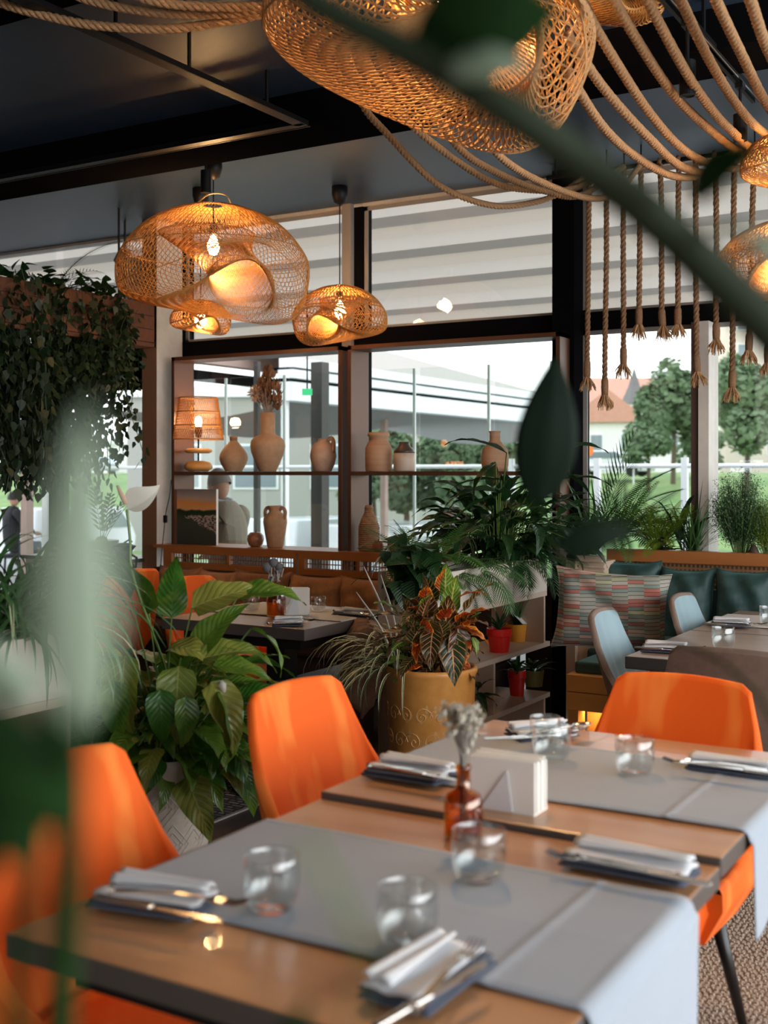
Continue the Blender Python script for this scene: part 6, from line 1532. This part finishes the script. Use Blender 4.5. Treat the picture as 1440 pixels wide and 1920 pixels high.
# ---- hanging trough with vines on the left
X0 = -5.2
t = thing('hanging_planter', 'rust-brown hanging planter box below the ceiling at left', 'planter', (X0, 4.9, 2.2))
MB().span((X0-.25, 3.9, 2.22), (X0, 5.82, 2.245)).build('bottom_board', M['terra'], t, world=True)
for k in range(3): MB().span((X0-.02, 3.9, 2.25+k*.085), (X0, 5.82, 2.332+k*.085)).build('side_board', M['terra'], t, world=True)
MB().span((X0-.25, 5.80, 2.22), (X0, 5.82, 2.50)).build('end_board', mat('dark_board', (.05, .02, .01), .7), t, world=True)
MB().span((X0-.25, 3.9, 2.22), (X0-.23, 5.82, 2.50)).build('back_board', M['terra'], t, world=True)
MB().span((X0-.23, 3.9, 2.245), (X0-.02, 5.8, 2.46)).build('soil', M['soil'], t, world=True)
for y in (4.1, 5.6): MB().tube([(X0-.12, y, 2.46), (X0-.12, y, CZ)], .008, 6).build('hanger', M['black'], t, world=True)
MB().span((X0-1.5, 6.05, 1.98), (X0-.15, 6.15, 2.16)).build('support_beam', M['frame'], t, world=True)
vn = []
for k in range(6):
    R_ = random.Random(50+k); q = MB(); L = 1.0; pts = [(0, 0, 0)]; x = y = 0
    for j in range(10): x += R_.uniform(-.03, .03); y += R_.uniform(-.03, .03); pts.append((x, y, -L*(j+1)/10))
    q.tube(pts, .0025, 3, False)
    for j in range(34):
        u = (j+.5)/34*10; i_ = min(9, int(u)); a_ = Vector(pts[i_]).lerp(Vector(pts[i_+1]), u-i_); d = Vector((R_.uniform(-1, 1), R_.uniform(-1, 1), R_.uniform(-.9, .2))).normalized()
        sz = R_.uniform(.040, .068); c_ = a_+d*.03; nrm = d.orthogonal().normalized(); s2 = (d.cross(nrm)+nrm*R_.uniform(-.7, .7)).normalized()*sz*.42; dn = (d*.5+Vector((0, 0, -.8))).normalized()*sz
        q.poly([c_, c_+dn*.25+s2, c_+dn*.65+s2*.7, c_+dn*1.1, c_+dn*.65-s2*.7, c_+dn*.25-s2])
    o = q.build('vine', M['vine']); vn.append(o.data); bpy.data.objects.remove(o)
v = thing('trailing_vines', 'dense dark vines trailing from the hanging planter', 'plant', (X0, 4.9, 2.5)); R_ = random.Random(77)
for k in range(150):
    f = R_.random(); yv = 4.2+f*1.42; ln = R_.uniform(.45, 1.05)+(.25 if f < .75 else -.25*(f-.75)*4)*R_.random()
    o = bpy.data.objects.new('vine', vn[k % 6]); col.objects.link(o); o.parent = v; o.location = (R_.uniform(-.28, .10), yv-4.9, R_.uniform(-.08, .07)); o.rotation_euler = (R_.uniform(-.1, .1), R_.uniform(-.1, .1), R_.uniform(0, 6)); o.scale = (1.1, 1.1, ln)
for k in range(130):
    put_leaf(IV[0], v, (R_.uniform(-.2, .12), R_.uniform(-.8, .9), R_.uniform(-.03, .08)), R_.uniform(0, 6), R_.uniform(0, 1.3), 0, R_.uniform(.7, 1.1))
frondy('areca_palm', 'thin dark palm fronds rising above the hanging planter', (X0-.1, 5.0, 2.47), [frond_mesh('frond', .5, .26, 12, M['vine'], 1.0, .010, .6, .1)], 8, 9, (.3, 1.2), (.8, 1.2), YR, 2.5)
# second, darker curtain of vines nearer the window, on its own rod
v = thing('trailing_vines', 'looser vines hanging before the left window panes beside the column', 'plant', (-5.75, 5.9, 2.30))
MB().tube([(-1.3, 0, 0), (.25, 0, 0)], .015, 6).build('rod', M['black'], v); MB().tube([(-1.2, 0, 0), (-1.2, 0, CZ-2.30)], .008, 5).build('hanger', M['black'], v); MB().tube([(.2, 0, 0), (.2, 0, CZ-2.30)], .008, 5).build('hanger', M['black'], v)
for k in range(90):
    o = bpy.data.objects.new('vine', vn[k % 6]); col.objects.link(o); o.parent = v; o.location = (R_.uniform(-1.25, .06), R_.uniform(-.05, .05), 0); o.rotation_euler = (0, 0, R_.uniform(0, 6)); o.scale = (1.1, 1.1, R_.uniform(.7, 1.08))
# potted fern-leaf on the low cabinet
t = frondy('zz_plant', 'small plant with paired leaflets on the white cabinet', at_y(190, 1010, 6.0), [frond_mesh('frond', .42, .17, 9, M['fernd'], .3, .035, .9, 0)], 6, 31, (1.0, 1.5), (.8, 1.1), YR, 3)
t = thing('plant_tub', 'dark tub carrying the paired-leaflet plant on the cabinet', 'pot', (t.location.x, t.location.y, .826)); hz = at_y(190, 1010, 6.0).z-.826
MB().lathe([(0, 0), (.10, 0), (.12, hz-.01), (.10, hz-.01), (0, hz-.02)], 18).build('tub', M['darkneck'], t)

# ---- foreground plant close to the lens
t = thing('foreground_plant', 'out-of-focus large-leaved plant right before the lens', 'plant', (.25, .35, .35))
B = t.location
def fl_(px, py, D): return at(px, py, D)-B
q = MB(); q.tube(crom([fl_(1700, 1150, .60), fl_(1560, 760, .58), fl_(1440, 615, .56), fl_(1250, 430, .54), fl_(1100, 310, .52), fl_(960, 212, .50), fl_(780, 105, .50), fl_(600, 10, .50), fl_(520, -50, .5)], 40), [.0135-.0080*k/40 for k in range(41)], 8); q.build('main_stem', M['forestem'], t, smooth=True)
q = MB(); q.tube(crom([fl_(1700, 1150, .60), fl_(1800, 1700, .62), fl_(1750, 2300, .62)], 10), .011, 8); q.build('main_stem', M['fore'], t, smooth=True)
def fore_leaf(name, tipp, basep, W, m_, fold=.25, label=None, bow=.1):
    a, b_ = Vector(basep), Vector(tipp); d = b_-a; L = d.length; x = d.normalized(); cdir = Vector((SN, -CS, 0)); y = x.cross(cdir).normalized(); z = x.cross(y)
    def g(u, v):
        s_ = v*2-1; w_ = W/2*math.sin(PI*min(1, max(0, u))**.75)**.85 if 0 < u < 1 else 0
        return a+x*L*u+y*s_*w_+z*(abs(s_)*w_*fold-bow*L*math.sin(PI*u))
    q = MB(); q.grid(g, 16, 8); o = q.build(name, m_, t, smooth=True)
    md = o.modifiers.new('t', 'SOLIDIFY'); md.thickness = .0006
    if label: o['label'] = label
fore_leaf('leaf', fl_(1050, 20, .48), fl_(770, 80, .50), .045, M['fore'], label='dark leaf at the top')
fore_leaf('leaf', fl_(1035, -60, .46), fl_(800, -10, .48), .05, M['fore'])
fore_leaf('leaf', fl_(1010, 130, .47), fl_(820, 120, .5), .016, M['forep'], label='pale leaf under the stem')
fore_leaf('leaf', fl_(1440, 270, .45), fl_(1290, 360, .52), .02, M['fore'])
fore_leaf('leaf', fl_(1480, 560, .42), fl_(1330, 440, .55), .016, M['forep'])
t = thing('foreground_rubber_plant', 'single big dark blurred leaf on a slim stalk before the window', 'plant', (.05, .95, .0)); B = t.location
fore_leaf('leaf', fl_(1042, 668, 1.25), fl_(1008, 945, 1.25), .066, mat('deep_rubber_leaf', (.003, .010, .004), .6, spec=.12), .15)
fore_leaf('leaf', fl_(1190, 990, .62), fl_(1040, 1025, .62), .020, mat('deep_rubber_leaf2', (.005, .014, .006), .6, spec=.12), .15)
q = MB(); q.tube(crom([fl_(1012, 940, 1.25), fl_(1040, 1030, 1.2), fl_(1180, 1160, 1.0), fl_(1420, 1300, .85), fl_(1560, 1700, .8)], 16), .0016, 6); q.build('stalk', M['fore'], t, smooth=True)
t = thing('foreground_lily', 'blurred pale upright leaf and dark leaves at the left edge before the lens', 'plant', (-.28, .28, .4)); B = t.location
fore_leaf('leaf', fl_(165, 760, .25), fl_(140, 1360, .25), .017, M['forep'], label='pale blurred upright leaf')
fore_leaf('leaf', fl_(175, 900, .40), fl_(175, 1360, .40), .012, M['forep'])
fore_leaf('leaf', fl_(-60, 1190, .36), fl_(70, 1310, .36), .012, M['forep'])
fore_leaf('leaf', fl_(-60, 1270, .27), fl_(120, 1560, .28), .022, M['fore'], label='dark blurred leaf')
fore_leaf('leaf', fl_(60, 1640, .30), fl_(-60, 1330, .30), .022, M['fore'])
fore_leaf('leaf', fl_(20, 1500, .38), fl_(-120, 1700, .38), .022, M['fore'])
q = MB(); q.tube(crom([fl_(140, 1350, .25), fl_(128, 1600, .34), fl_(112, 1960, .40), fl_(100, 2300, .40)], 14), [.0035+.0002*k for k in range(15)], 7); q.tube(crom([fl_(100, 1330, .36), fl_(40, 1800, .38), fl_(60, 2300, .40)], 10), .003, 6); q.build('stalk', M['fore'], t, smooth=True)
q = MB(); q.tube(crom([fl_(690, 1790, .30), fl_(640, 1690, .29), fl_(590, 1600, .28), fl_(560, 1540, .27)], 8), [.0003, .0010, .0012, .0012, .0012, .0012, .0010, .0005, .0002], 6); q.build('dry_tip', M['stem'], t)
q = MB(); q.tube(crom([fl_(690, 1790, .30), fl_(620, 2000, .30), fl_(400, 2300, .36)], 8), .0004, 6); q.build('tendril', M['stem'], t)
fore_leaf('leaf', fl_(580, 1868, .40), fl_(520, 1990, .42), .009, M['fore'])
q = MB(); q.tube(crom([fl_(520, 1990, .42), fl_(400, 2300, .42)], 5), .0015, 6); q.build('stalk', M['fore'], t)
